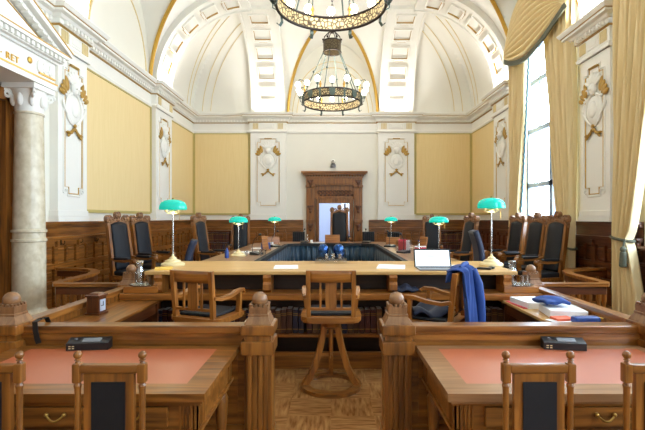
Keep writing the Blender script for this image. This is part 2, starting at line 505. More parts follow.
for pth in (path_main, path_r1):
    for i in range(len(pth) - 1):
        a, b = Vector(pth[i]), Vector(pth[i + 1]); t = b - a; L_ = t.length
        if L_ < .3: continue
        t.normalize(); nn = Vector((t.y, -t.x)); k = int(L_ / .1)
        for j in range(k):
            c = a + t * (j + .5) * L_ / k + nn * .105
            if c.y < 5: continue
            mb.box((c.x, c.y, 4.995), (.055, .05, .06), rz=math.atan2(t.y, t.x))
mb.build('dentil_row', M['white'], root)

# ---- pilasters with cartouche reliefs
def pilaster(loc, rz, w, seen_bottom=True):
    """local: x across, z up, -y out of the wall"""
    global ntrim
    ntrim += 1
    r = struct('trim_%d' % ntrim, loc, rz)
    h = w / 2
    mb = MB(); mb.bb(-h, h, -PP, 0, 1.71, 4.62)
    mb.bb(-h - .03, h + .03, -PP - .03, 0, 1.71, 1.80); mb.bb(-h - .02, h + .02, -PP - .02, 0, 1.80, 1.90, bev=.01)
    mb.bb(-h, h, -PP - .02, -PP, 4.60, 4.68)
    mb.build('pilaster_shaft', M['white'], r)
    k = w * .34; y = -PP - .008; n = .10
    def outline(k, z0, z1, n): return [(-k + n, y, z0), (k - n, y, z0), (k - n, y, z0 + n), (k, y, z0 + n), (k, y, z1 - n), (k - n, y, z1 - n), (k - n, y, z1), (-k + n, y, z1), (-k + n, y, z1 - n), (-k, y, z1 - n), (-k, y, z0 + n), (-k + n, y, z0 + n)]
    MB().tube(outline(k, 2.15, 4.42, .11), .016, seg=6, closed=True, up=(0, -1, 0)).build('panel_frame', M['white'], r)
    MB().tube(outline(k - .035, 2.19, 4.385, .11), .009, seg=6, closed=True, up=(0, -1, 0)).build('frame_gilding', M['gilt'], r)
    # frieze blocks
    mb = MB()
    for sx in (-1, 1):
        for j in range(4): mb.bb(sx * h * .7 - .085 + j * .047, sx * h * .7 - .085 + j * .047 + .03, -PP - .05, -PP - .02, 4.715, 4.905)
    mb.build('gilt_fluting', M['pale_gilt'], r)
    mb = MB(); mb.bb(-h * .4, h * .4, -PP - .045, -PP - .02, 4.72, 4.90, bev=.01); mb.bb(-h * .28, h * .28, -PP - .055, -PP - .03, 4.76, 4.86, bev=.008); mb.build('frieze_panel', M['white'], r)
    # cartouche: helmeted oval with wings, ribbon and crossed leaves
    z = 3.86
    mb = MB()
    mb.ball((0, y, z - .20), .17, (1, .22, 1.25)); mb.ball((0, y - .025, z - .20), .10, (1, .35, 1.3))
    mb.tube([(.19 * cos(a), y - .01, z - .20 + .235 * sin(a)) for a in [2 * pi * i / 28 for i in range(28)]], .022, seg=6, closed=True)
    for j in range(7):                       # plumed helmet
        a = R(30 + 20 * j); mb.ball((.13 * cos(a), y - .02, z + .14 + .13 * sin(a)), .035, (1, .7, 2.6), rot=Matrix.Rotation(pi / 2 - a, 4, 'Y'))
    mb.ball((0, y - .03, z + .10), .085, (1, .8, 1.15)); mb.box((0, y - .09, z + .09), (.10, .04, .02)); mb.box((0, y - .09, z + .06), (.014, .04, .09))
    for sx in (-1, 1):
        mb.tube([(sx * (.20 + .055 * (1 - t / 7) * cos(t)), y - .02, z - .02 + .055 * (1 - t / 7) * sin(t)) for t in [i * .4 for i in range(16)]], .016, seg=6)
        mb.tube([(sx * (.06 + .2 * sin(t)), y - .02, z - .42 + .22 * t - .03 * t * t) for t in [i * .25 for i in range(8)]], .02, seg=6)
    for v in mb.bm.verts: v.co.x *= 1.22; v.co.z = z - .2 + (v.co.z - z + .2) * 1.16
    mb.build('cartouche', M['white'], r)
    mb = MB()
    for sx in (-1, 1):
        for j in range(4): mb.ball((sx * (.18 + .035 * j), y - .02, z + .14 - .05 * j), .05, (.75, .5, 2.1 - .25 * j), rot=Matrix.Rotation(sx * R(18 + 16 * j), 4, 'Y'))
        mb.tube([(sx * (-.04 + .09 * t), y - .02, z - .50 - .035 * t + .02 * sin(3 * t)) for t in [i / 3 for i in range(9)]], [.012, .018, .026, .018, .026, .02, .028, .02, .008], seg=6)
        mb.ball((sx * .13, y - .02, z - .60), .03, (.8, .5, 1.6), rot=Matrix.Rotation(-sx * R(40), 4, 'Y'))
    for v in mb.bm.verts: v.co.x *= 1.22; v.co.z = z - .2 + (v.co.z - z + .2) * 1.16
    mb.tube([(-.12, y - .02, 4.40), (.12, y - .02, 4.40)], .016, seg=6)
    mb.ball((0, y - .025, z - .49), .035, (1.3, .6, 1))
    mb.build('gilt_leaf', M['relief_gold'], r)
    # lower scrolls
    mb = MB()
    for sx in (-1, 1):
        mb.tube([(sx * (k - .03 - .055 * (1 - t / 9) * cos(t)), y, 2.22 + .055 * (1 - t / 9) * sin(t)) for t in [i * .45 for i in range(16)]], .012, seg=6)
    mb.build('scroll', M['white'], r)
    return r
for (a, b) in PIL_B: pilaster(((a + b) / 2, YB, 0), 0, b - a)
for (a, b) in PIL_S:
    pilaster((XL, (a + b) / 2, 0), pi / 2, b - a); pilaster((XR, (a + b) / 2, 0), -pi / 2, b - a)

# ---- yellow fabric panels
def fabric(loc, rz, w, border=True):
    global ntrim
    ntrim += 1
    r = struct('trim_%d' % ntrim, loc, rz)
    MB().bb(-w / 2, w / 2, -.03, 0, 1.93, 4.57, bev=.004).build('fabric_panel', M['yellow'], r)
    mb = MB(); t = .07
    mb.bb(-w / 2 - t, -w / 2, -.045, 0, 1.90, 4.60); mb.bb(w / 2, w / 2 + t, -.045, 0, 1.90, 4.60)
    mb.bb(-w / 2, w / 2, -.045, 0, 1.87, 1.93); mb.bb(-w / 2, w / 2, -.045, 0, 4.57, 4.60)
    mb.build('panel_border', M['ochre'], r)
def span(a, b): return (a + b) / 2, b - a - .18
c, w = span(XL, PIL_B[0][0]); fabric((c, YB, 0), 0, w)
c, w = span(PIL_B[1][1], XR); fabric((c, YB, 0), 0, w)
c, w = span(PIL_S[1][1], YB); fabric((XL, c, 0), pi / 2, w); fabric((XR, c, 0), -pi / 2, w)
c, w = span(PIL_S[0][1], PIL_S[1][0]); fabric((XL, c, 0), pi / 2, w)

# ---- wainscot
def wainscot(name, loc, rz, w, z0=0.0, tone='oak', ztop=1.71):
    mb = MB(); h = w / 2
    mb.bb(-h, h, -.04, 0, z0, ztop - .03)
    mb.bb(-h, h, -.15, 0, ztop - .04, ztop, bev=.008); mb.bb(-h, h, -.10, 0, ztop - .08, ztop - .04)
    mb.bb(-h, h, -.055, 0, ztop - .25, ztop - .07)
    mb.bb(-h, h, -.14, 0, ztop - .285, ztop - .25, bev=.006); mb.bb(-h, h, -.10, 0, ztop - .33, ztop - .285)
    mb.bb(-h, h, -.07, 0, z0, z0 + .18)
    n = max(1, round(w / .62)); pw = w / n
    for i in range(n + 1):
        x = -h + i * pw; mb.bb(max(-h, x - .045), min(h, x + .045), -.085, 0, z0, ztop - .31)
        xx = min(max(x, -h + .04), h - .04)
        mb.bb(xx - .035, xx + .035, -.13, 0, ztop - .42, ztop - .32, bev=.006)
    for zz in (ztop - .36, ztop - .74, ztop - 1.02):
        if zz > z0 + .2: mb.bb(-h, h, -.082, 0, zz - .045, zz + .045)
    rows = [(ztop - .69, ztop - .41), (ztop - .97, ztop - .79), (z0 + .2, ztop - 1.07)]
    for (a, b) in rows:
        if b - a < .1: continue
        for i in range(n):
            x0 = -h + i * pw + .045; x1 = x0 + pw - .09; m = (x0 + x1) / 2
            for (p, q_) in ((x0, m - .02), (m + .02, x1)):
                mb.bb(p + .03, q_ - .03, -.064, 0, a + .04, b - .04, bev=.012)
            mb.bb(m - .022, m + .022, -.08, 0, a, b)
    o = mb.build(name, wood(tone, 'x'), None, loc, rz); o['kind'] = 'structure'; return o
ntrim += 1; wainscot('trim_%d' % ntrim, ((XL + -.92) / 2, YB, 0), 0, -.92 - XL, DAIS)
ntrim += 1; wainscot('trim_%d' % ntrim, ((XR + 1.26) / 2, YB, 0), 0, XR - 1.26, DAIS)
ntrim += 1; wainscot('trim_%d' % ntrim, (XL, (6.5 + YB) / 2, 0), pi / 2, YB - 6.5 - .02, 0, 'oak')
ntrim += 1; wainscot('trim_%d' % ntrim, (XR, (10.7 + YB) / 2, 0), -pi / 2, YB - 10.7 - .02, 0, 'dark')
ntrim += 1; wainscot('trim_%d' % ntrim, (XR, (6.45 + 8.2) / 2, 0), -pi / 2, 1.75, 0, 'dark')
for a, b in ((8.2, 10.7), (3.95, 6.45)):
    ntrim += 1; wainscot('trim_%d' % ntrim, (XR, (a + b) / 2, 0), -pi / 2, b - a, 0, 'dark', WZ0)
ntrim += 1; wainscot('trim_%d' % ntrim, (XR, (YF + 3.95) / 2, 0), -pi / 2, 3.95 - YF, 0, 'dark', WZ0)
ntrim += 1; wainscot('trim_%d' % ntrim, (XL, (YF + 2.9) / 2, 0), pi / 2, 2.9 - YF, 0, 'oak')

# ---- windows
for k, (a, b) in enumerate(WIN):
    r = struct('window_%d' % (k + 1), (XR, (a + b) / 2, 0), -pi / 2)
    h = (b - a) / 2; mb = MB()
    y0, y1 = .10, .18
    for x0, x1 in ((-h, -h + .08), (h - .08, h), (-.07, .07)): mb.bb(x0, x1, y0, y1, WZ0, WZ1)
    for z in (WZ0 + .04, 2.55, 3.85, 5.0, WZ1 - .04): mb.bb(-h, h, y0, y1, z - .055, z + .055)
    for x in (-h / 2, h / 2):
        mb.bb(x - .018, x + .018, y0 + .02, y1 - .02, 3.85, WZ1)
    mb.build('window_frame', M['steel'], r)
    MB().bb(-h, h, .135, .145, WZ0, WZ1).build('window_pane', M['glass'], r)
    MB().bb(-h, h, -.16, .1, WZ0 - .05, WZ0, bev=.01).build('window_sill', wood('dark', 'x'), r)
    mb = MB(); mb.bb(-h - .1, -h, -.03, .02, WZ0, WZ1); mb.bb(h, h + .1, -.03, .02, WZ0, WZ1); mb.build('window_casing', M['white'], r)

# ---- back doorway with carved surround
dr = struct('door_1', ((DX0 + DX1) / 2, YB, 0), 0)
hw = (DX1 - DX0) / 2
mb = MB()
for s in (-1, 1):
    mb.bb(s * hw, s * (hw + .12), -.07, .3, DAIS, DZ1); mb.bb(s * (hw + .02), s * (hw + .07), -.1, -.05, DAIS, DZ1)
    mb.bb(s * (hw + .14), s * (hw + .42), -.14, 0, DAIS, 2.85)
    mb.bb(s * (hw + .18), s * (hw + .38), -.17, -.14, .65, 2.75, bev=.01)
    mb.bb(s * (hw + .12), s * (hw + .45), -.18, 0, DAIS, .62, bev=.01)
    mb.bb(s * (hw + .13), s * (hw + .43), -.18, 0, 1.62, 1.72, bev=.01)
    mb.bb(s * (hw + .12), s * (hw + .44), -.2, 0, 2.78, 2.86, bev=.01)
mb.bb(-hw - .12, hw + .12, -.07, .3, DZ1, DZ1 + .14)
mb.bb(-hw - .14, hw + .14, -.09, 0, DZ1 + .14, DZ1 + .2)
mb.bb(-hw - .16, hw + .16, -.05, 0, DZ1 + .2, 2.87)
mb.bb(-hw - .42, hw + .42, -.16, 0, 2.86, 3.1)
mb.bb(-hw - .25, hw + .25, -.18, -.14, 2.9, 3.06, bev=.01)
mb.build('door_surround', wood('oak', 'z'), dr)
mb = MB()
mb.bb(-hw - .44, hw + .44, -.2, 0, 3.1, 3.15); mb.bb(-hw - .52, hw + .52, -.28, 0, 3.19, 3.25, bev=.01); mb.bb(-hw - .58, hw + .58, -.34, 0, 3.25, 3.31, bev=.015)
for i in range(22):
    x = -hw - .45 + i * (2 * hw + .9) / 21; mb.bb(x - .022, x + .022, -.24, -.1, 3.15, 3.19)
mb.build('door_cornice', wood('oak', 'x'), dr)
mb = MB()
for i in range(9):
    x = -hw + i * 2 * hw / 8
    mb.tube([(x + .06 * cos(t) * (1 - t / 9), -.07, 2.62 + .08 * sin(t) * (1 - t / 9)) for t in [j * .5 for j in range(13)]], .022, seg=6)
    mb.ball((x + .07, -.07, 2.54), .04, (1.2, .7, .8))
for s in (-1, 1):
    for z in (2.95, 2.1, 1.5):
        mb.ball((s * (hw + .28), -.19, z), .07, (.9, .6, 1.2)); mb.ball((s * (hw + .28), -.19, z - .11), .045, (1, .6, 1.4))
        for t in (-1, 1): mb.ball((s * (hw + .28) + t * .06, -.18, z + .05), .04, (1, .6, 1))
mb.build('door_carving', wood('dark', 'x'), dr)
mb = MB(); mb.box((hw - .14, .56, (DAIS + DZ1) / 2), (.05, .5, DZ1 - DAIS - .02), bev=.005)
for z in (.8, 1.7): mb.box((hw - .17, .56, z), (.03, .32, .55), bev=.006)
mb.build('door_leaf', wood('dark', 'z'), dr)
# the room beyond the doorway
wall_cells('wall_anteroom', M['iron'], -2.0, 2.2, DAIS, 3.2, [], lambda a, b: (a, b, 18.0, 18.1))
mb = MB(); mb.bb(-2.0, -1.9, YB + .3, 18, DAIS, 3.2); mb.bb(2.1, 2.2, YB + .3, 18, DAIS, 3.2); mb.bb(-2, 2.2, YB + .3, 18.1, 3.2, 3.3); mb.bb(-2, 2.2, YB + .3, 18.1, DAIS - .1, DAIS)
tag(mb.build('wall_anteroom_sides', M['iron']), kind='structure')
mb = MB(); mb.bb(.42, .95, 17.9, 18.0, 1.2, 2.75); tag(mb.build('window_4', M['white']), kind='structure')
mb = MB(); mb.bb(.47, .66, 17.88, 17.9, 1.25, 2.7); mb.bb(.71, .9, 17.88, 17.9, 1.25, 2.7)
pane = mb.build('window_pane', M['screen'], None); pane.parent = bpy.data.objects['window_4']
ld = bpy.data.lights.new('anteroom_fill', 'AREA'); ld.energy = 90; ld.size = 1.4; ld.color = (.85, .92, 1)
lo = bpy.data.objects.new('anteroom_fill', ld); COL.objects.link(lo); lo.location = (.1, 16.4, 3.15)  # unseen area light added to brighten the room, standing in for daylight

# ---- left portal: door, frieze, pediment
PC = 4.7
pr = struct('door_2', (XL, PC, 0), pi / 2)       # local x = +Y, -y = into the room
mb = MB()
for s in (-1, 1): mb.bb(s * 1.25, s * 1.50, -.14, .1, 0, 3.56); mb.bb(s * 1.32, s * 1.42, -.17, -.1, 0, 3.5)
mb.bb(-1.5, 1.5, -.14, .1, 3.4, 3.56)
mb.build('door_frame', wood('oak', 'z'), pr)
for s in (-1, 1):
    mb = MB(); mb.bb(s * .02, s * 1.25, .1, .16, 0, 3.42)
    for z0, z1 in ((.2, 1.1), (1.25, 2.3), (2.45, 3.25)): mb.bb(s * .14, s * 1.12, .07, .1, z0, z1, bev=.012)
    mb.build('door_leaf', wood('dark', 'z'), pr)
mb = MB()
for s in (-1, 1):
    mb.bb(s * 1.50, s * 1.76, -.16, 0, 0, 3.62)                 # pier behind the column
mb.bb(-1.66, 1.66, -.58, 0, 3.64, 3.74); mb.bb(-1.64, 1.64, -.56, 0, 3.74, 4.02)
mb.bb(-1.66, 1.66, -.60, 0, 4.02, 4.05); mb.bb(-1.74, 1.74, -.72, 0, 4.12, 4.17); mb.bb(-1.69, 1.69, -.66, 0, 4.05, 4.12)
mb.prism([(-1.6, 4.17), (1.6, 4.17), (0, 4.83)], -.56, 0)
for s in (-1, 1):
    p = [(s * 1.78, 4.17), (s * 1.78, 4.23), (0, 5.02), (0, 4.93)]
    mb.prism(p, -.74, 0)
    mb.prism([(s * 1.66, 4.17), (s * 1.70, 4.19), (0, 4.93), (0, 4.86)], -.66, 0)
mb.build('portal_entablature', M['white'], pr)
mb = MB()
for i in range(36): x = -1.64 + i * 3.28 / 35; mb.bb(x - .026, x + .026, -.70, -.58, 4.06, 4.115)
for s in (-1, 1):
    for i in range(16):
        t = (i + .5) / 16; x = s * 1.58 * (1 - t); z = 4.19 + .68 * t
        mb.box((x, -.63, z), (.055, .09, .05), ry=s * .36)
mb.build('dentil_row', M['white'], pr)
mb = MB()
mb.bb(-1.665, 1.665, -.59, -.56, 3.715, 3.735); mb.bb(-1.745, 1.745, -.725, -.66, 4.165, 4.18)
for s in (-1, 1):
    mb.prism([(s * 1.785, 4.225), (s * 1.785, 4.24), (0, 5.035), (0, 5.02)], -.75, -.66)
    mb.prism([(s * 1.45, 4.22), (s * 1.40, 4.24), (0, 4.78), (0, 4.76)], -.575, -.55)
    mb.ball((s * 1.10, -.57, 3.90), .045, (1, .4, 1))
    mb.bb(s * 1.28, s * 1.62, -.585, -.55, 3.78, 3.80)
mb.build('portal_gilding', M['gilt'], pr)
mb = MB()
for s in (-1, 1):
    for k, x in enumerate((1.30, 1.42, 1.54)): mb.ball((s * x, -.57, 3.90), .07, (.8, .4, 1.1)); mb.tube([(s * (x + .05 * cos(t)), -.575, 3.86 + .05 * sin(t)) for t in [j * .6 for j in range(11)]], .014, seg=6)
    mb.tube([(s * (1.76 + .1 * (1 - t / 12) * cos(t)), -.16, 3.5 + .1 * (1 - t / 12) * sin(t)) for t in [j * .45 for j in range(25)]], .032, seg=8)
    mb.bb(s * 1.66, s * 1.76, -.2, 0, 3.3, 3.64)
mb.build('portal_relief', M['white'], pr)
fc = bpy.data.curves.new('frieze_lettering', 'FONT'); fc.body = '\u00b7 RET'; fc.size = .12; fc.extrude = .008; fc.space_character = 1.2
fo = bpy.data.objects.new('frieze_lettering', fc); COL.objects.link(fo); fo.parent = pr
fo.location = (.58, -.568, 3.775); fo.rotation_euler = (pi / 2, 0, 0); fc.materials.append(M['gilt'])

def column(loc, label):
    t = thing('marble_column', label, 'column', loc); t['kind'] = 'thing'
    MB().lathe([(.278, .50), (.276, 1.43), (.295, 1.44), (.295, 1.47), (.272, 1.48), (.27, 1.56), (.295, 1.57), (.295, 1.60), (.268, 1.61), (.255, 2.2), (.235, 3.22), (.25, 3.23), (.25, 3.25), (.232, 3.26)], seg=32).build('shaft', M['marble'], t)
    mb = MB(); mb.bb(-.38, .38, -.38, .38, 0, .24)
    mb.lathe([(.37, .24), (.385, .28), (.37, .33), (.335, .345), (.325, .38), (.345, .40), (.345, .43), (.31, .445), (.29, .47), (.28, .50)], seg=32)
    mb.build('base', M['marble'], t)
    mb = MB(); mb.lathe([(.225, 3.26), (.24, 3.30), (.235, 3.36), (.25, 3.45), (.29, 3.56)], seg=24); mb.bb(-.31, .31, -.31, .31, 3.56, 3.64, bev=.015)
    for k in range(8):
        a = k * pi / 4; mb.ball((.25 * cos(a), .25 * sin(a), 3.42), .07, (.8, .8, 1.3))
    for sx in (-1, 1):
        for sy in (-1, 1):
            mb.tube([(sx * (.24 + .06 * (1 - u / 12) * cos(u)), sy * (.24 + .06 * (1 - u / 12) * cos(u)), 3.50 + .07 * (1 - u / 12) * sin(u)) for u in [j * .5 for j in range(21)]], .024, seg=6)
    mb.build('capital', M['white'], t)
    t.scale = (.74, .74, 1)
    return t
column((XL + .335, PC + 1.42, 0), 'tall pale marble column with carved white capital beside the wood door')
c_ = column((XL + .335, PC - 1.42, 0), 'x')
for key in ('label', 'category'): del c_[key]
c_['kind'] = 'structure'

# ---- uplights on the cornice, over each pilaster
def uplight(loc, rz, label):
    t = thing('cornice_uplight', label, 'uplight', loc, rz, 'uplights on the cornice')
    mb = MB(); mb.bb(-.42, .42, -.1, .0, 0, .06); mb.build('housing', M['white'], t)
    MB().bb(-.4, .4, -.09, -.01, .06, .07).build('tube_lamp', glow_up, t)
    ld = bpy.data.lights.new('uplight_lamp', 'AREA'); ld.shape = 'RECTANGLE'; ld.size = .8; ld.size_y = .07
    ld.energy = UPLIGHT_W; ld.color = (1, .98, .94); ld.spread = R(130)
    lo = bpy.data.objects.new('uplight_lamp', ld); COL.objects.link(lo); lo.parent = t
    lo.location = (0, -.05, .09); lo.rotation_euler = (pi - R(8), 0, 0)
glow_up = glow('uplight_tube', (1, .97, .9, 1), 12)
for (a, b), nm in zip(PIL_B, ('left of', 'right of')): uplight(((a + b) / 2, YB - .20, 5.22), 0, 'bright uplight on the cornice %s the far chandelier on the back wall' % nm)
for (a, b), nm in zip(PIL_S, ('nearer', 'farther')):
    uplight((XL + .20, (a + b) / 2, 5.22), pi / 2, '%s bright uplight on the left wall cornice' % nm)
    uplight((XR - .20, (a + b) / 2, 5.22), -pi / 2, '%s bright uplight on the right wall cornice' % nm)
#OBJECTS

# =================================================================== FOREGROUND
PY0 = 3.27            # front plane of the newel posts
def newel(parent, x, y, base=0.0, w=.225, ball=True, full=True):
    """square newel: fluted shaft, two blocks, pyramid neck, ball finial; (x, y) is the centre"""
    mb = MB(); h = w / 2
    mb.bb(x - h + .02, x + h - .02, y - h + .02, y + h - .02, base, .73)
    for i in range(4):
        u = -h + .05 + i * (w - .1) / 3
        for sy in (-1, 1): mb.bb(x + u - .018, x + u + .018, y + sy * (h - .02) - .014, y + sy * (h - .02) + .014, base + .12, .725, bev=.006)
        for sx in (-1, 1): mb.bb(x + sx * (h - .02) - .014, x + sx * (h - .02) + .014, y + u - .018, y + u + .018, base + .12, .725, bev=.006)
    mb.bb(x - h, x + h, y - h, y + h, base, base + .12, bev=.008)
    mb.bb(x - h - .012, x + h + .012, y - h - .012, y + h + .012, .725, .83, bev=.01)
    mb.bb(x - h + .01, x + h - .01, y - h + .01, y + h - .01, .83, .875)
    mb.bb(x - h - .015, x + h + .015, y - h - .015, y + h + .015, .875, .955, bev=.012)
    o = mb.build('newel_post', wood('oak', 'z'), parent)
    mb = MB()
    mb.box((x, y, .985), (w * .92, w * .92, .06), taper=(.72, .72)); mb.box((x, y, 1.035), (w * .62, w * .62, .05)); mb.box((x, y, 1.02), (w * .70, w * .70, .02), bev=.006)
    mb.bb(x - .072, x + .072, y - .072, y + .072, 1.05, 1.085, bev=.004)
    for i in range(4):
        u = -.051 + i * .034
        for (dx, dy) in ((u, -.066), (u, .066), (-.066, u), (.066, u)): mb.box((x + dx, y + dy, 1.094), (.02, .02, .02), bev=.004)
    mb.build('finial_base', wood('walnut', 'z'), o)
    MB().ball((x, y, 1.13), .061, (1, 1, 1), 20).build('finial_ball', wood('walnut', 'x'), o)
    return o

def partition(sx, xa, xb, label):
    """front rail wall between the two newels (xa inner, xb outer)"""
    t = thing('court_partition', label, 'partition', (0, PY0 + .11, 0))
    a, b = min(xa, xb), max(xa, xb)
    MB().bb(a, b, -.045, .095, .868, .932, bev=.012).build('rail', wood('oak', 'x'), t)
    mb = MB(); mb.bb(a, b, -.02, .07, 0, .87); mb.bb(a, b, -.035, -.01, .82, .868); mb.bb(a, b, .06, .085, .79, .87)
    mb.bb(a, b, -.04, -.02, 0, .16)
    n = 5
    for i in range(n):
        x0 = a + (b - a) * i / n; x1 = a + (b - a) * (i + 1) / n
        mb.bb(x0 + .06, x1 - .06, -.032, -.02, .22, .72, bev=.006); mb.bb(x0 + .06, x1 - .06, .07, .082, .22, .72, bev=.006)
    mb.build('panel', wood('oak', 'x'), t)
    newel(t, xa + sx * -.105, 0); newel(t, sx * 2.51, 0)
    return t
partition(-1, -.665, -2.45, 'oak rail partition with ball topped newel posts behind the desk left of the aisle')
partition(1, .62, 2.45, 'oak rail partition with ball topped newel posts behind the desk right of the aisle')

def side_desk(sx, label):
    t = thing('side_desk', label, 'desk', (sx * 2.2, 0, 0))
    xi, xo = -sx * .24, sx * .26          # inner edge, rail line (local)
    a, b = min(xi, xo), max(xi, xo)
    MB().bb(a, b, 3.47, 5.03, .80, .83, bev=.006).build('desktop', wood('light' if sx > 0 else 'oak', 'y'), t)  # right desktop lightened: window sheen put into the wood colour
    mb = MB(); mb.bb(xo - sx * .03, xo + sx * .05, 3.47, 5.22, 0, .885)
    for i in range(4):
        y0 = 3.5 + i * .43
        for q_ in (xo - sx * .04, xo + sx * .06): mb.bb(q_ - .012, q_ + .012, y0 + .05, y0 + .40, .2, .72, bev=.006)
    mb.build('panel', wood('oak', 'z'), t)
    MB().bb(xo - sx * .04, xo + sx * .08, 3.47, 5.24, .885, .945, bev=.012).build('rail', wood('oak', 'y'), t)
    mb = MB(); mb.bb(a + .02, b - .02, 3.5, 3.54, .02, .8); mb.bb(a + .02, b - .02, 4.9, 4.94, .02, .8); mb.bb(a + .02, b - .02, 3.5, 4.94, 0.0, .03); mb.bb(xi + sx * .04, xi + sx * .06, 3.5, 4.94, .68, .8)
    mb.build('carcass', wood('dark', 'y'), t)
    newel(t, xo + sx * .03, 5.36)
    return t
side_desk(-1, 'narrow oak side desk with sloping rail holding the small wooden clock')
side_desk(1, 'narrow side desk with rail carrying the piles of paper and blue cloth')

def balustrade(sx, label):
    t = thing('curved_balustrade', label, 'balustrade', (sx * 2.6, 5.45, 0))
    pts = [(0, -.06), (.2, -.06), (.42, -.06), (.64, -.06), (.82, -.06), (.90, .06), (.91, .3), (.92, .6), (.94, .9), (1.04, 1.2), (1.22, 1.42), (1.5, 1.56), (1.88, 1.62)]
    def lerp(s):
        k = min(int(s), len(pts) - 2); f = s - k
        return (sx * (pts[k][0] * (1 - f) + pts[k + 1][0] * f), pts[k][1] * (1 - f) + pts[k + 1][1] * f)
    path = [lerp(i / 4) for i in range(0, 4 * (len(pts) - 1) + 1)]
    MB().bar([(x, y, .935) for x, y in path], .12, .04).build('rail', wood('oak', 'x'), t)
    MB().bar([(x, y, .07) for x, y in path], .12, .14).build('plinth', wood('dark', 'x'), t)
    mb = MB(); mb.bar([(x, y, .86) for x, y in path], .06, .09); mb.build('under_rail', wood('dark', 'x'), t)
    d = 0; last = Vector(path[0])
    for p in path[1:]:
        v = Vector(p); d += (v - last).length; last = v
        if d > .2:
            d = 0
            MB().lathe([(.028, .14), (.032, .2), (.02, .23), (.034, .36), (.04, .44), (.026, .60), (.018, .68), (.03, .72), (.03, .82)], (v.x, v.y, 0), 12).build('baluster', wood('oak', 'z'), t)
    return t
balustrade(-1, 'curved oak balustrade below the coat hooks beside the marble column')
balustrade(1, 'curved oak balustrade sweeping to the wall under the tied yellow curtain')

# ---- the two leather topped desks
def big_desk(sx, xi, xo, label):
    a, b = min(xi, xo), max(xi, xo); y0, y1 = 2.42, 3.335
    t = thing('leather_top_desk', label, 'desk', ((a + b) / 2, (y0 + y1) / 2, 0))
    hx, hy = (b - a) / 2, (y1 - y0) / 2; w = .15
    mb = MB()
    z0, z1 = .735, .78
    for poly in ([(-hx, -hy), (hx, -hy), (hx - w, -hy + w), (-hx + w, -hy + w)], [(hx, -hy), (hx, hy), (hx - w, hy - .08), (hx - w, -hy + w)],
                 [(hx, hy), (-hx, hy), (-hx + w, hy - .08), (hx - w, hy - .08)], [(-hx, hy), (-hx, -hy), (-hx + w, -hy + w), (-hx + w, hy - .08)]):
        mb.prism(poly, z0, z1, 'xy')
    mb.bb(-hx + .02, hx - .02, -hy + .02, hy - .02, z0 - .02, z0 + .02)
    top = mb.build('top_frame', wood('pale' if sx > 0 else 'oak', 'x'), t)  # right frame gets a paler wood that paints in window glare
    MB().bb(-hx + w, hx - w, -hy + w, hy - .08, z1 - .012, z1 - .001).build('leather_inset', M['desk_leather'], t)
    mb = MB()
    i = .05
    mb.bb(-hx + i, hx - i, -hy + i, -hy + i + .03, .55, .72); mb.bb(-hx + i, hx - i, hy - i - .03, hy - i, .55, .72)
    for s in (-1, 1): mb.bb(s * (hx - i - .03), s * (hx - i), -hy + i, hy - i, .55, .72)
    mb.bb(-hx + i - .015, hx - i + .015, -hy + i - .015, hy - i + .015, .53, .552)
    mb.bb(-hx + i - .02, hx - i + .02, -hy + i - .02, hy - i + .02, .70, .72)
    mb.build('apron', wood('oak', 'x'), t)
    for s in (-1, 1):
        for v in (-1, 1):
            mb = MB(); X, Y = s * (hx - .11), v * (hy - .11)
            mb.bb(X - .055, X + .055, Y - .055, Y + .055, .50, .72)
            for f in range(5):
                for sg in (-1, 1):
                    mb.bb(X - .05 + f * .022, X - .038 + f * .022, Y + sg * .058 - .008, Y + sg * .058 + .008, .56, .70)
                    mb.bb(X + sg * .058 - .008, X + sg * .058 + .008, Y - .05 + f * .022, Y - .038 + f * .022, .56, .70)
            mb.lathe([(.05, 0), (.055, .04), (.035, .07), (.04, .1), (.032, .14), (.045, .3), (.052, .42), (.035, .46), (.055, .48), (.055, .50)], (X, Y, 0), 16)
            mb.build('leg', wood('oak', 'z'), t)
    nd = 3; dw = (2 * hx - .4) / nd
    for k in range(nd):
        xc = -hx + .2 + dw * (k + .5)
        mb = MB(); mb.bb(xc - dw / 2 + .02, xc + dw / 2 - .02, -hy + i - .022, -hy + i, .575, .69, bev=.006)
        d = mb.build('drawer', wood('oak', 'x'), t)
        mb = MB(); y = -hy + i - .03
        mb.tube([(xc - .05 + .1 * q_ / 10, y - .015 * sin(pi * q_ / 10), .65 - .03 * sin(pi * q_ / 10)) for q_ in range(11)], .006, seg=8)
        for s in (-1, 1): mb.ball((xc + s * .05, y, .652), .012)
        mb.build('handle', M['brass'], d)
    return t
big_desk(-1, -.712, -2.42, 'large oak desk with orange leather top left of the central aisle')
big_desk(1, .66, 2.46, 'large oak desk with leather top right of the central aisle, nearest the windows')

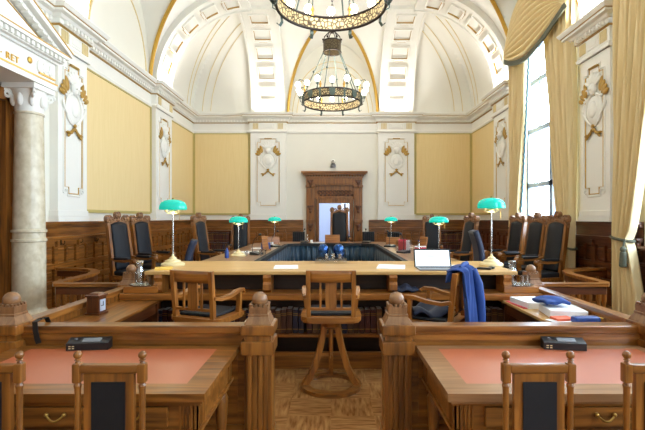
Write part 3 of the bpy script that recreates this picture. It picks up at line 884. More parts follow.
# ---- turned post chairs in front of the desks (seen from behind)
def desk_chair(loc, rz, label, first=[]):
    if first: return dup(first[0], loc, rz, label)
    t = thing('desk_chair', label, 'chair', loc, rz, 'dining height chairs at the front desks')
    mb = MB(); mb.prism([(-.19, -.24), (.19, -.24), (.175, .2), (-.175, .2)], .42, .455, 'xy'); mb.bb(-.17, .17, -.2, .16, .36, .42)
    mb.build('seat_frame', wood('oak', 'x'), t)
    MB().box((0, -.03, .47), (.33, .38, .04), bev=.015).build('seat_pad', M['leather'], t)
    for s in (-1, 1):
        X = s * .163; Y = .19
        mb = MB(); mb.lathe([(.02, 0), (.022, .3), (.022, .5), (.013, .52), (.019, .56), (.014, .72), (.016, .92), (.02, .935), (.014, .95)], (X, Y, 0), 14)
        mb.box((X, Y, 1.0), (.042, .044, .10), bev=.008); mb.lathe([(.017, 1.04), (.010, 1.06), (.017, 1.065), (.010, 1.072)], (X, Y, 0), 14); mb.ball((X, Y, 1.09), .021)
        mb.build('back_post', wood('oak', 'z'), t)
        MB().lathe([(.016, 0), (.022, .05), (.018, .1), (.026, .3), (.026, .42)], (s * .165, -.2, 0), 14).build('leg', wood('oak', 'z'), t)
    MB().bb(-.145, .145, .17, .21, 1.0, 1.045, bev=.008).build('top_rail', wood('oak', 'x'), t)
    mb = MB(); mb.bb(-.125, -.075, .175, .205, .60, 1.0); mb.bb(.075, .125, .175, .205, .60, 1.0); mb.bb(-.075, .075, .175, .205, .955, 1.0); mb.bb(-.075, .075, .175, .205, .60, .67); mb.bb(-.145, .145, .175, .205, .58, .61)
    mb.build('back_frame', wood('oak', 'z'), t)
    MB().bb(-.084, .084, .172, .212, .665, .958).build('back_pad', M['leather'], t)
    mb = MB(); mb.bb(-.16, .16, .18, .2, .2, .23); mb.bb(-.16, -.145, -.2, .19, .16, .19); mb.bb(.145, .16, -.2, .19, .16, .19); mb.build('stretcher', wood('oak', 'x'), t)
    first.append(t); return t
for x, l in ((-1.115, 'oak chair with black leather back, seen whole at the desk left of the aisle'),
             (-1.735, 'oak chair cut by the left frame edge at the desk left of the aisle'),
             (1.045, 'oak chair with black leather back, seen whole at the desk right of the aisle'),
             (1.655, 'oak chair cut by the right frame edge at the desk right of the aisle')):
    desk_chair((x, 2.36, 0), pi, l).scale = (1, 1, .99)

# ---- microphone consoles on the desks
def console(loc, rz, label, first=[]):
    if first: o = dup(first[0], loc, rz, label); o.scale = (1, .6, .85); return o
    t = thing('microphone_console', label, 'microphone console', loc, rz, 'conference consoles')
    mb = MB(); mb.prism([(-.07, 0), (.07, 0), (.07, .09), (.05, .095), (-.07, .06)], -.15, .15, 'yz'); mb.build('housing', M['black'], t)
    mb = MB()
    for j, x in enumerate((-.125, -.10)):
        for k in range(2): mb.box((x, -.07, .018 + .018 * k), (.016, .006, .008))
    mb.build('key', M['ivory'], t)
    MB().box((.02, -.01, .0795), (.13, .07, .004), rx=.28).build('speaker_grille', M['grey'], t)
    MB().lathe([(.012, 0), (.012, .012)], (-.10, .01, .08), 12).build('knob', M['grey'], t)
    t.scale = (1, .6, .85); first.append(t); return t
console((-1.83, 3.26, .78), R(6), 'black microphone console on the desk left of the aisle')
console((1.76, 3.26, .78), R(-8), 'black microphone console on the desk right of the aisle')

# =================================================================== FRONT COUNTER
CT = 1.153
t = thing('counsel_counter', 'long pale oak standing counter with open shelves across the room', 'counter', (0, 5.0, 0))
MB().bb(-2.16, 2.16, -.03, 1.17, CT - .042, CT, bev=.01).build('worktop', wood('light', 'x'), t)
mb = MB(); mb.bb(-2.42, 2.42, -.10, .24, .83, .905, bev=.01); mb.build('ledge', wood('chair', 'x'), t)
for x in (-2.0, -.74, .72, 2.04):
    mb = MB(); mb.prism([(0, .905), (-.05, .94), (-.045, 1.0), (-.02, 1.03), (-.045, 1.08), (-.02, CT - .042), (.2, CT - .042), (.2, .905)], x - .045, x + .045, 'yz')
    mb.build('bracket', wood('chair', 'z'), t)
MB().bb(-2.14, 2.14, .28, .31, .1, CT - .04).build('back_panel', wood('recess_shade', 'x'), t)  # wood darkened to paint in the shade of the recess
MB().bb(-2.14, 2.14, .06, .30, .365, .40, bev=.004).build('book_shelf', wood('chair', 'x'), t)
mb = MB(); mb.bb(-2.14, 2.14, .06, .10, 0, .19); mb.bb(-2.14, 2.14, .045, .06, 0, .15, bev=.004); mb.build('baseboard', wood('oak', 'x'), t)
for x in (-2.12, 2.12): MB().bb(x - .03, x + .03, .06, 1.1, 0, CT - .04).build('side_panel', wood('oak', 'z'), t)
MB().bb(-2.14, 2.14, 1.08, 1.11, 0, CT - .04).build('rear_panel', wood('oak', 'x'), t)
# law books
protos = []
for k, m_ in enumerate(BOOKC):
    mb = MB(); mb.tube([(0, -.085 + .0, z) for z in (0, .29)], .03, sec=[(-1, .1), (-.9, -.25), (-.4, -.42), (.4, -.42), (.9, -.25), (1, .1)], up=(0, 1, 0)) if False else None
    b = mb.bb(-.031, .031, -.085, .07, 0, .29, bev=.008).build('law_book', m_)
    mb = MB(); mb.bb(-.026, .026, -.075, .065, .285, .292); mb.build('page_block', M['paper'], b)
    mb = MB()
    for z in (.05, .22, .24): mb.bb(-.0315, .0315, -.0885, -.084, z, z + .006)
    mb.build('spine_band', M['brass'], b)
    tag(b, 'thick leather bound law book on the low shelf of the front counter', 'book', 'law books on the counter shelf')
    protos.append(b)
def nth(n):
    return '%d%s' % (n, 'th' if 10 < n % 100 < 20 else {1: 'st', 2: 'nd', 3: 'rd'}.get(n % 10, 'th'))
BNAMES = ('oxblood', 'brown', 'maroon', 'dark navy', 'tan')
x = -2.04; k = 0; used = set()
while x < 2.05:
    j = random.choice((0, 0, 1, 1, 2, 3, 3, 4)); y = 5.18 + random.uniform(-.006, .01)
    if k % 13 == 12: x += .03
    if j in used: o = dup(protos[j], (x, y, .40))
    else: o = protos[j]; o.location = (x, y, .40); used.add(j)
    o['label'] = '%s leather law book, %s from the left end of the low counter shelf' % (BNAMES[j], nth(k + 1))
    o.scale = (random.uniform(.97, 1.08), 1, random.uniform(.93, 1.02))
    x += .069; k += 1

# ---- wooden swivel armchairs at the counter
def swivel(loc, rz, label, jacket=False, first=[], lift=0):
    if first:
        return dup(first[0], loc, rz, label)
    t = thing('swivel_armchair', label, 'chair', loc, rz, 'tall swivel armchairs at the counter')
    # faces -y locally, backrest at +y
    mb = MB(); n = 28
    outl = []
    for i in range(n):
        a = 2 * pi * i / n; ca, sa = cos(a), sin(a)
        r = .30 / max(abs(ca) ** 6 + abs(sa) ** 6, 1e-6) ** (1 / 6)
        outl.append((r * ca * 1.03, r * sa * .93))
    mb.prism(outl, .74, .78, 'xy'); mb.prism([(a * .95, b * .95) for a, b in outl], .72, .74, 'xy'); mb.build('seat', wood('chair', 'x'), t)
    mb = MB(); mb.box((0, -.02, .797), (.44, .42, .034), bev=.014); mb.build('seat_pad', M['leather'], t)
    for s in (-1, 1):
        mb = MB(); mb.bar([(s * .222, .235, .75), (s * .224, .245, .9), (s * .226, .265, 1.1), (s * .226, .28, 1.252)], .042, .045, up=(0, 1, 0)); mb.build('back_post', wood('chair', 'z'), t)
        mb = MB(); mb.bar([(s * .235, .25, .985), (s * .255, .16, .965), (s * .275, .02, .98), (s * .285, -.10, 1.01), (s * .28, -.2, 1.01), (s * .265, -.235, .985)], .055, .032, up=(0, 0, 1)); a_ = mb.build('armrest', wood('chair', 'y'), t)
        MB().bar([(s * .26, -.15, .77), (s * .275, -.15, .88), (s * .28, -.14, .99)], .045, .04, up=(0, 1, 0)).build('arm_post', wood('chair', 'z'), a_)
    MB().grid(lambda u, v: ((u - .5) * .44, .258 + .02 * (1 - (2 * u - 1) ** 2) + v * .016, 1.135 + v * .115), 10, 3).build('crest_rail', wood('chair', 'x'), t, solid=.032)
    MB().bb(-.205, .205, .235, .26, .85, .88, bev=.006).build('lower_rail', wood('chair', 'x'), t)
    MB().prism([(-.055, .87), (.055, .87), (.055, 1.14), (-.055, 1.14)], .250, .266).build('splat', wood('chair', 'z'), t)
    for x in (-.105, .105): MB().bb(x - .01, x + .01, .250, .266, .87, 1.14).build('slat', wood('chair', 'z'), t)
    mb = MB(); mb.lathe([(.06, .62), (.10, .64), (.105, .70), (.09, .72)], seg=24); mb.lathe([(.02, .3), (.02, .64)], seg=12); mb.build('swivel_hub', wood('chair', 'z'), t)
    for a in (R(12), R(168), R(270)):
        mb = MB(); mb.bar([(r * cos(a), r * sin(a), z) for r, z in ((.07, .66), (.085, .55), (.12, .40), (.175, .22), (.235, .10), (.28, .035))], .048, .06, up=(cos(a), sin(a), .3)); mb.build('leg', wood('chair', 'z'), t)
    mb = MB(); mb.bar([(.285 * cos(a), .285 * sin(a), .02) for a in [2 * pi * i / 40 for i in range(40)]], .075, .04, closed=True); mb.build('base_ring', wood('oak', 'x'), t)
    mb = MB()
    for a in (R(4), R(94)): mb.bar([(-.13 * cos(a), -.13 * sin(a), .34), (.13 * cos(a), .13 * sin(a), .34)], .022, .03)
    mb.build('stretcher', wood('chair', 'x'), t)
    first.append(t); return t
swivel((0.0, 4.53, 0), pi, 'wooden swivel armchair on a ring base in the middle of the aisle')
c2 = swivel((-1.28, 4.50, 0), pi - R(20), 'wooden swivel armchair left of the aisle turned slightly right')
c3 = swivel((1.03, 4.32, 0), -R(122), 'wooden swivel armchair turned sideways with a blue jacket over its back')
mb = MB()                                   # dark coat on the seat and the jacket over the back
def jk(u, v):
    # u across the back (along y), v from front hem over the top to the back hem
    s = v * 1.0
    top = .09
    if s < top: x, z = -.075 - .02 * (1 - s / top), 1.275 - (top - s)
    elif s < top + .12:
        a = pi * (s - top) / .12; x, z = -.0 - .075 * cos(a), 1.275 + .035 * sin(a)
    else: x, z = .075 + .05 * (min(1, (s - top - .12) / .75)) ** .8, 1.275 - (s - top - .12)
    spread = .20 + .05 * max(0, (1.25 - z))
    y = (u - .5) * 2 * spread + .035
    w = .016 * sin(u * 21 + z * 3) + .012 * sin(u * 43 + 1.3)
    return (x + (w if s > top else -w), y, z + .02 * sin(u * 9) * (v > .8) - .03 * abs(2 * u - 1) ** 2 * (abs(s - top - .06) < .3))
jt = thing('draped_jacket', 'blue jacket draped over the back of the sideways swivel chair', 'jacket', (1.262, 4.175, 0), R(-32))
MB().grid(jk, 46, 60).build('body', M['bluecloth'], jt, solid=.012)
mb = MB()
mb.tube([(.09, .10, 1.27), (.13, .13, 1.12), (.145, .15, .95), (.15, .16, .78), (.15, .16, .66)], [.035, .05, .05, .048, .045], seg=12)
mb.build('sleeve', M['bluecloth'], jt)
mb = MB(); mb.tube([(.02, -.10, 1.30), (.03, -.02, 1.325), (.03, .09, 1.325), (.02, .17, 1.30)], [.016, .022, .022, .016], seg=10); mb.build('collar', M['bluecloth'], jt)
mb = MB(); mb.grid(lambda u, v: (-.2 + .4 * u, -.2 + .4 * v, .03 + .035 * sin(u * 9 + v * 5) + .03 * sin(v * 11) + .05 * sin(pi * u) * sin(pi * v)), 20, 20)
o = mb.build('folded_coat', M['navy'], None, (1.0, 4.33, .80), 0, solid=.02); tag(o, 'dark coat lying on the seat of the sideways swivel chair', 'coat')

# ---- things on the counter and its ledge
def sheet(loc, rz, w, d, label, n=1):
    mb = MB()
    for k in range(n): mb.box((random.uniform(-.006, .006), random.uniform(-.006, .006), .002 + .003 * k), (w, d, .003), rz=random.uniform(-.03, .03))
    o = mb.build('paper_sheet', M['paper'], None, loc, rz); return tag(o, label, 'paper')
sheet((-.56, 5.42, CT), R(3), .30, .42, 'white paper sheet on the pale counter between the two left swivel chairs', 1)
sheet((.76, 5.42, CT), R(-12), .34, .46, 'loose white papers on the pale counter just left of the laptop', 2)
sheet((1.62, 5.42, CT), R(-8), .30, .36, 'white papers on the pale counter behind the blue jacket', 2)
o = MB().box((0, 0, .006), (.2, .28, .012), bev=.002).build('yellow_notepad', M['yellowpad'], None, (-2.03, 5.22, CT), R(20)); tag(o, 'yellow notepad on the counter in front of the left green lamp', 'notepad')
t = thing('laptop', 'dark laptop with white document on its lit screen', 'laptop', (1.27, 5.24, CT), R(-2))
MB().box((0, -.04, .009), (.45, .36, .018), bev=.004).build('keyboard_base', M['grey'], t)
mb = MB()
for r in range(5):
    for c in range(13): mb.box((-.19 + c * .0315, -.11 + r * .04 + .03, .0195), (.026, .032, .003))
mb.build('key', M['black'], t)
mb = MB(); mb.box((0, .185, .115), (.46, .014, .24), rx=R(-22), bev=.005); lid = mb.build('display_lid', M['black'], t)
MB().box((0, .1765, .112), (.425, .003, .205), rx=R(-22)).build('screen', M['screen'], lid)
mb = MB(); mb.box((-.02, .190, .15), (.15, .002, .008), rx=R(-22)); mb.box((-.03, .183, .133), (.13, .002, .006), rx=R(-22)); mb.build('screen_text', M['grey'], lid)
mb = MB(); mb.box((0, .275, .065), (.2, .01, .15), rx=R(32)); mb.build('kickstand', M['grey'], t)
mb = MB(); mb.ball((0, 0, .016), .035, (.9, 1.4, .45)); tag(mb.build('computer_mouse', M['black'], None, (1.95, 5.22, CT), R(20)), 'small black mouse on the counter in front of the right green lamp', 'mouse')
mb = MB(); mb.box((0, 0, .012), (.09, .16, .024), bev=.006); tag(mb.build('spectacle_case', M['black'], None, (1.84, 5.16, CT), R(60)), 'small dark spectacle case on the counter beside the white papers', 'case')

def flask_set():
    o = MB().bb(-.22, .22, -.12, .12, 0, .05, bev=.004).build('flask_tray', M['clear'], None, (-.0, 5.98, CT)); tag(o, 'clear tray under the two blue flasks on the counter', 'tray')
    for x, l in ((-.11, 'left one of two shiny blue vacuum flasks on the counter'), (.105, 'right one of two shiny blue vacuum flasks on the counter')):
        t = thing('vacuum_flask', l, 'flask', (x, 6.03, CT + .05), 0, 'blue flasks on the counter')
        MB().lathe([(.07, 0), (.074, .01), (.074, .13), (.07, .16), (.055, .185), (.03, .20), (.001, .204)], seg=24).build('body', M['flask'], t)
        MB().lathe([(.076, 0), (.077, .02), (.075, .022)], seg=24).build('base_ring', M['black'], t)
        MB().tube([(.07, 0, .14), (.098, 0, .12), (.098, 0, .06), (.07, 0, .04)], .008).build('handle', M['black'], t)
flask_set()
for x, wh in ((-.06, 'left'), (.03, 'middle'), (.12, 'right')):
    o = MB().lathe([(.026, 0), (.031, .075), (.028, .075), (.023, .006)], seg=16).build('drinking_glass', M['clear'], None, (x, 5.94, CT + .05)); tag(o, '%s one of three small clear glasses before the blue flasks' % wh, 'glass', 'glasses before the flasks')

def water_set(x, sgn, side):
    zb = .905
    o = MB().bb(-.2, .2, -.12, .12, 0, .075, bev=.008).build('tray_block', wood('chair', 'x'), None, (x, 5.06, zb)); tag(o, 'low wooden block under the water carafe tray %s' % side, 'block')
    o = MB().lathe([(.16, 0), (.175, .012), (.165, .012), (.155, .005)], seg=28, sx=1.1, sy=.75).build('serving_tray', M['chrome'], None, (x - sgn * 0, 5.06, zb + .075)); tag(o, 'dark oval tray holding a water carafe %s' % side, 'tray')
    t = thing('water_carafe', 'clear water carafe on a tray %s' % side, 'carafe', (x - .06, 5.06, zb + .083))
    MB().lathe([(.05, 0), (.054, .01), (.054, .14), (.045, .17), (.034, .20), (.036, .24), (.04, .255), (.036, .255), (.03, .2), (.048, .14), (.048, .012)], seg=24).build('body', M['clear'], t)
    MB().lathe([(.046, .013), (.047, .13)], seg=20).build('water', M['water'], t)
    MB().lathe([(.041, .255), (.041, .275), (.02, .28)], seg=20).build('lid', M['chrome'], t)
    for j, dx in enumerate((.055, .125)):
        o = MB().lathe([(.03, 0), (.036, .11), (.033, .11), (.027, .008)], seg=18).build('drinking_glass', M['clear'], None, (x + dx, 5.04 + .03 * j, zb + .083)); tag(o, ('drinking glass nearer the carafe %s', 'drinking glass farther from the carafe %s')[j] % side, 'glass', 'glasses beside the carafe %s' % side)
water_set(-2.19, -1, 'at the left end of the counter')
water_set(2.19, 1, 'at the right end of the counter')
mb = MB(); mb.grid(lambda u, v: (-.15 + .3 * u, -.09 + .18 * v, .02 + .05 * sin(pi * u) * sin(pi * v) + .012 * sin(u * 14) + .012 * sin(v * 17)), 18, 14)
o = mb.build('cloth_pouch', M['navy'], None, (.86, 5.05, .905), 0, solid=.02); tag(o, 'dark blue cloth pouch on the counter ledge under the laptop', 'pouch')

# ---- green shaded desk lamps
def lamp(loc, label, first=[]):
    if first: return dup(first[0], loc, random.uniform(-.2, .2), label)
    t = thing('banker_lamp', label, 'lamp', loc, 0, 'green shaded lamps')
    MB().lathe([(.145, 0), (.15, .015), (.14, .03), (.10, .045), (.095, .06), (.05, .075), (.045, .09), (.018, .105), (.012, .13)], seg=28).build('base', M['ivory'], t)
    MB().lathe([(.009, .12), (.009, .60)], seg=12).build('stem', M['chrome'], t)
    mb = MB(); mb.lathe([(.012, .57), (.03, .59), (.045, .605), (.02, .625)], seg=20)
    for s in (-1, 1): mb.tube([(0, 0, .59), (s * .06, 0, .58), (s * .10, 0, .605)], .007); mb.ball((s * .09, 0, .618), .022, (1.2, 1, .8))
    mb.build('lamp_holder', M['ivory'], t)
    mb = MB(); mb.lathe([(.174, .618), (.178, .63), (.174, .665), (.15, .70), (.10, .722), (.03, .732), (.001, .733), (.001, .722), (.10, .71), (.14, .69), (.163, .66), (.168, .63), (.166, .618)], seg=32, sy=.72)
    mb.build('shade', M['shade'], t)
    MB().lathe([(.012, .732), (.016, .742), (.006, .75)], seg=12).build('shade_cap', M['brass'], t)
    MB().tube([(.10, -.05, .60), (.10, -.05, .50)], .0025).build('pull_chain', M['brass'], t)
    ld = bpy.data.lights.new('lamp_glow', 'POINT'); ld.energy = 5; ld.color = (1, .86, .62); ld.shadow_soft_size = .05
    lo = bpy.data.objects.new('lamp_glow', ld); COL.objects.link(lo); lo.parent = t; lo.location = (0, 0, .56)
    first.append(t); return t
TB = 1.07
l1 = lamp((-2.04, 5.55, CT), 'green shaded lamp at the left end of the pale counter'); l1.scale = (1, 1, 1.17)
l2 = lamp((2.07, 5.55, CT), 'green shaded lamp at the right end of the pale counter'); l2.scale = (1, 1, 1.2)
for x, y, l in ((-1.70, 7.9, 'green shaded lamp on the near left arm of the horseshoe table'), (-1.52, 11.6, 'small distant green shaded lamp left of the doorway'),
                (1.98, 7.9, 'green shaded lamp behind the laptop'), (1.62, 11.6, 'small distant green shaded lamp right of the doorway')):
    lm = lamp((x, y, TB), l); lm.scale = (1, 1, 1)

# ---- side desk things
t = thing('desk_clock', 'small wooden box clock with pale face on the left side desk', 'clock', (-2.30, 4.22, .83), R(-6)); t.scale = (.82, .82, .86)
mb = MB(); mb.bb(-.075, .075, -.075, .075, .02, .2, bev=.006); mb.bb(-.09, .09, -.09, .09, 0, .02, bev=.004); mb.bb(-.09, .09, -.09, .09, .2, .222, bev=.006); mb.box((0, 0, .232), (.14, .14, .02), taper=(.7, .7)); mb.build('case', wood('dark', 'z'), t)
MB().bb(.075, .08, -.05, .05, .04, .17).build('dial', M['face'], t)
mb = MB(); mb.box((.082, .005, .12), (.003, .008, .05)); mb.box((.082, -.014, .10), (.003, .04, .007)); mb.build('clock_hand', M['black'], t)
def pile(name, mat, loc, rz, w, d, n, th, label, cat, grp=None, jit=.01):
    for k in range(n):
        mb = MB(); mb.box((0, 0, th / 2), (w, d, th), bev=min(.006, th * .3))
        o = mb.build(name, mat, None, (loc[0] + random.uniform(-jit, jit), loc[1] + random.uniform(-jit, jit), loc[2] + k * th), rz + random.uniform(-.05, .05)); tag(o, label, cat, grp)
sz = .83
pile('paper_stack', M['paper'], (2.16, 4.62, sz), R(8), .30, .36, 1, .065, 'thick white paper stack farther back on the right side desk', 'paper')
pile('paper_stack', M['paper'], (2.24, 4.18, sz), R(-10), .33, .36, 1, .075, 'thick white paper stack under the blue cloth on the right side desk', 'paper')
pile('red_folder', M['red'], (2.03, 4.66, sz), R(4), .10, .4, 1, .008, 'red folder edge beside the farther paper stack', 'folder')
mb = MB(); mb.grid(lambda u, v: (-.13 + .26 * u, -.11 + .22 * v, .03 + .035 * (sin(pi * u) * sin(pi * v)) ** .5 + .008 * sin(u * 11 + v * 6)), 18, 14)
tag(mb.build('folded_blue_cloth', M['bluecloth'], None, (2.18, 4.26, sz + .085), R(10), solid=.03), 'folded blue cloth on top of the white paper stack', 'cloth')
pile('paper_sheet', M['paper'], (2.13, 3.84, sz), R(12), .26, .3, 1, .012, 'thin white sheets under the orange notebook and blue case', 'paper')
pile('orange_notebook', M['orange'], (2.12, 3.93, sz + .012), R(6), .17, .12, 1, .022, 'orange red notebook beside the blue pencil case', 'notebook')
t = thing('pencil_case', 'blue pencil case at the near end of the right side desk', 'pencil case', (2.25, 3.80, sz + .012), R(5))
MB().box((0, 0, .03), (.23, .1, .06), bev=.02).build('body', M['bluebox'], t)
MB().box((0, -.0, .062), (.2, .008, .004)).build('zip', M['chrome'], t)
MB().tube([(.10, 0, .05), (.15, -.02, .04)], .008).build('pull_tab', M['yellowpad'], t)
t = thing('black_strap', 'black strap hanging over the rail at the left newel post', 'strap', (-2.29, PY0 + .11, 0))
MB().bar([(.0, .12, .80), (0, .105, .93), (0, .08, .972), (0, 0, .974), (0, -.055, .965), (.008, -.06, .9), (.02, -.06, .84), (.03, -.055, .80)], .04, .006, up=(0, -1, 0)).build('band', M['black'], t)

# =================================================================== HORSESHOE TABLE
t = thing('horseshoe_table', 'large horseshoe table with dark edge and teal cloth skirt inside', 'table', (0, 9, DAIS))
H_ = TB - DAIS
y0, y1, y2 = -2.45, 2.70, 3.75; ch = .35
xi, xo = 1.19, 2.12
inner = [(-xi, y0), (-xi, y1 - ch), (-xi + ch, y1), (xi - ch, y1), (xi, y1 - ch), (xi, y0)]
outer = [(xo, y0), (xo, y2 - .7), (xo - .7, y2), (-xo + .7, y2), (-xo, y2 - .7), (-xo, y0)]
mb = MB()
segs = list(zip(inner, list(reversed(outer))))
for (a, d), (b, c) in zip(segs[:-1], segs[1:]): mb.prism([a, b, c, d], H_ - .05, H_, 'xy')
mb.build('tabletop', wood('walnut', 'y'), t)
mb = MB(); mb.bar([(x, y, H_ - .022) for x, y in inner], .09, .07); mb.build('velvet_edge', M['velvet'], t)
def skirt_pts():
    L_ = []
    for (a, b) in zip(inner[:-1], inner[1:]):
        a, b = Vector(a), Vector(b); n = max(2, int((b - a).length / .018))
        tt = (b - a).normalized(); nn = Vector((tt.y, -tt.x)); 
        for i in range(n): p = a.lerp(b, i / n); L_.append((p, nn))
    return L_
SP = skirt_pts(); cum = 0; verts = []; fs = []
for i, (p, nn) in enumerate(SP):
    cum += .018; o_ = -.03 + .018 * sin(cum * 42) + .007 * sin(cum * 97)
    pp = p + nn * -o_ * 1.0
    for z in (.03, H_ * .5, H_ - .05): verts.append((pp.x - nn.x * (.02 + .0), pp.y - nn.y * .02, z))
for i in range(len(SP) - 1):
    for k_ in range(2): fs.append((i * 3 + k_, i * 3 + 3 + k_, i * 3 + 4 + k_, i * 3 + 1 + k_))
mb = MB(); mb._add(verts, fs); mb.build('cloth_skirt', M['skirt'], t, solid=.006)
mb = MB(); op = [(x * .97, y * .985) for x, y in outer]; mb.bar([(x, y, (H_ - .05) / 2) for x, y in op], .03, H_ - .05); mb.build('outer_panel', wood('oak', 'z'), t)

# ---- tall carved chairs
def tall_chair(loc, rz, label, scale=1, first=[]):
    if first: o = dup(first[0], loc, rz, label)
    else:
        t = thing('carved_high_back_chair', label, 'chair', loc, rz, 'tall carved court chairs')
        tl = lambda z: .24 + .16 * (z - .45)
        for s in (-1, 1):
            mb = MB(); mb.bar([(s * .27, .27, 0), (s * .265, tl(.45), .45), (s * .265, tl(.9), .9), (s * .255, tl(1.33), 1.33)], .065, .075, up=(0, 1, 0)); mb.build('back_post', wood('oak', 'z'), t)
            mb = MB(); mb.lathe([(.035, 0), (.04, .05), (.028, .1), (.038, .25), (.045, .36), (.045, .42)], (s * .26, -.24, 0), 14); mb.build('leg', wood('oak', 'z'), t)
            mb = MB(); mb.bar([(s * .275, .26, .73), (s * .30, .1, .70), (s * .315, -.1, .695), (s * .315, -.24, .72), (s * .312, -.30, .70)], .07, .045); mb.ball((s * .312, -.29, .70), .05, (.9, 1, 1)); mb.bar([(s * .29, -.22, .42), (s * .31, -.24, .55), (s * .312, -.24, .69)], .05, .06, up=(0, 1, 0))
            ar = mb.build('armrest', wood('oak', 'y'), t)
            MB().box((s * .305, 0, .735), (.085, .34, .05), bev=.02).build('arm_pad', M['leather'], ar)
        mb = MB(); mb.bb(-.30, .30, -.29, .28, .34, .43, bev=.01); mb.build('seat_rail', wood('oak', 'x'), t)
        MB().box((0, -.02, .465), (.56, .54, .09), bev=.03).build('seat_cushion', M['leather'], t)
        def pad(u, v):
            z = .52 + v * .83; arch = .04 * (1 - (2 * u - 1) ** 2) * v
            return ((u - .5) * .42, tl(z) - .028 - .03 * sin(pi * u) ** .5 * sin(pi * v) ** .5, z + arch)
        MB().grid(pad, 14, 18).build('back_pad', M['leather'], t, solid=.03)
        mb = MB(); mb.grid(lambda u, v: ((u - .5) * .5, tl(.5 + v * .85) + .02, .5 + v * .87), 2, 4); mb.build('back_panel', wood('oak', 'z'), t, solid=.02)
        y = tl(1.40)
        mb = MB()
        mb.prism([(-.29, 1.30), (-.29, 1.38), (-.2, 1.40), (-.12, 1.44), (0, 1.47), (.12, 1.44), (.2, 1.40), (.29, 1.38), (.29, 1.30), (.22, 1.33), (.1, 1.375), (0, 1.385), (-.1, 1.375), (-.22, 1.33)], y - .035, y + .03)
        for x, z, r in ((-.235, 1.45, .078), (0, 1.52, .072), (.235, 1.45, .078)):
            mb.lathe([(r * .5, -.05), (r, -.04), (r, .04), (r * .5, .05)], (x, y, z), 18, rot=Matrix.Rotation(pi / 2, 4, 'X'))
            mb.ball((x, y - .045, z), r * .5, (1, .5, 1)); 
            for a in range(6): mb.ball((x + r * .72 * cos(a * pi / 3), y - .04, z + r * .72 * sin(a * pi / 3)), r * .25)
        for s in (-1, 1): mb.tube([(s * (.12 + .05 * (1 - u / 8) * cos(u)), y - .03, 1.45 + .045 * (1 - u / 8) * sin(u)) for u in [i * .5 for i in range(15)]], .016, seg=6)
        mb.ball((0, y - .02, 1.43), .05, (1.4, .8, .7))
        mb.build('carved_crest', wood('walnut', 'x'), t)
        mb = MB(); mb.bb(-.24, .24, -.255, -.225, .14, .18); mb.bb(-.24, .24, .25, .28, .14, .18); mb.build('stretcher', wood('oak', 'x'), t)
        first.append(t); o = t
    o.scale = (scale * .84, scale, scale); return o
d = DAIS
for x, y, rz, sc, l in (
        (-3.66, 7.95, 69, 1.0, 'high back carved chair nearest the coat hooks on the left'),
        (-3.70, 9.0, 69, 1.0, 'second high back carved chair from the coat hooks by the left wall'),
        (-2.58, 9.5, 75, 1.0, 'high back carved chair beside the left arm of the horseshoe table'),
        (-2.45, 11.55, 8, 1.0, 'high back carved chair at the far left corner behind a green lamp'),
        (.27, 13.35, 0, 1.19, 'tallest carved chair standing in front of the doorway'),
        (2.74, 11.7, -14, 1.0, 'high back carved chair right behind the laptop and lamp'),
        (2.72, 9.4, -77, 1.0, 'high back carved chair beside the blue chair on the right'),
        (3.78, 9.45, -76, 1.0, 'carved high back chair farthest along the window row'),
        (3.79, 8.58, -76, 1.0, 'carved high back chair second in the window row'),
        (3.75, 7.72, -76, 1.0, 'carved high back chair closest to the near curtain in the window row')):
    tall_chair((x, y, d), R(rz), l, sc)

def blue_chair(loc, rz, label, zs, first=[]):
    if first: o = dup(first[0], loc, rz, label)
    else:
        t = thing('office_chair', label, 'chair', loc, rz, 'navy office chairs')
        def pad(u, v): return ((u - .5) * (.46 - .06 * v), .22 + .08 * v - .05 * sin(pi * v), .55 + v * .64)
        MB().grid(pad, 10, 14).build('backrest', M['navy'], t, solid=.085)
        MB().box((0, -.02, .46), (.5, .48, .1), bev=.04).build('seat', M['navy'], t)
        MB().lathe([(.03, .06), (.03, .41)], seg=12).build('gas_column', M['black'], t)
        MB().bar([(0, .12, .42), (0, .27, .44), (0, .29, .62)], .06, .02, up=(0, 1, 0)).build('back_bracket', M['black'], t)
        for k_ in range(5):
            a = 2 * pi * k_ / 5; l_ = MB().bar([(.02 * cos(a), .02 * sin(a), .09), (.29 * cos(a), .29 * sin(a), .06)], .045, .03).build('leg', M['black'], t)
            MB().ball((.29 * cos(a), .29 * sin(a), .028), .028).build('caster', M['black'], l_)
        first.append(t); o = t
    o.scale = (1, 1, zs); return o
blue_chair((-2.55, 7.05, d), -R(78), 'navy office chair by the left counter lamp', .93)
blue_chair((2.62, 7.0, d), R(84), 'navy office chair with upright back by the right counter lamp', 1.06)
def ribbed_chair(loc, rz, label, first=[]):
    if first: return dup(first[0], loc, rz, label)
    t = thing('ribbed_back_chair', label, 'chair', loc, rz, 'low black ribbed chairs')
    mb = MB(); mb.bb(-.19, .19, .2, .23, .62, 1.04, bev=.01); mb.build('backrest', M['black'], t)
    for i in range(6): MB().bb(-.17 + i * .06, -.13 + i * .06, .18, .2, .64, 1.02, bev=.006).build('rib', M['leather'], t)
    MB().box((0, -.02, .45), (.44, .44, .07), bev=.02).build('seat', M['black'], t)
    for sx in (-1, 1):
        for sy in (-1, 1): MB().bb(sx * .19 - .015, sx * .19 + .015, sy * .2 - .015, sy * .2 + .015, 0, .42 if sy < 0 else .64).build('leg', M['chrome'], t)
    first.append(t); return t
ribbed_chair((-1.02, 13.35, d), 0, 'low black ribbed chair left of the doorway')
ribbed_chair((1.18, 13.35, d), 0, 'low black ribbed chair right of the doorway')
ribbed_chair((1.95, 13.2, d), 0, 'low black ribbed chair behind the far lamp on the right')

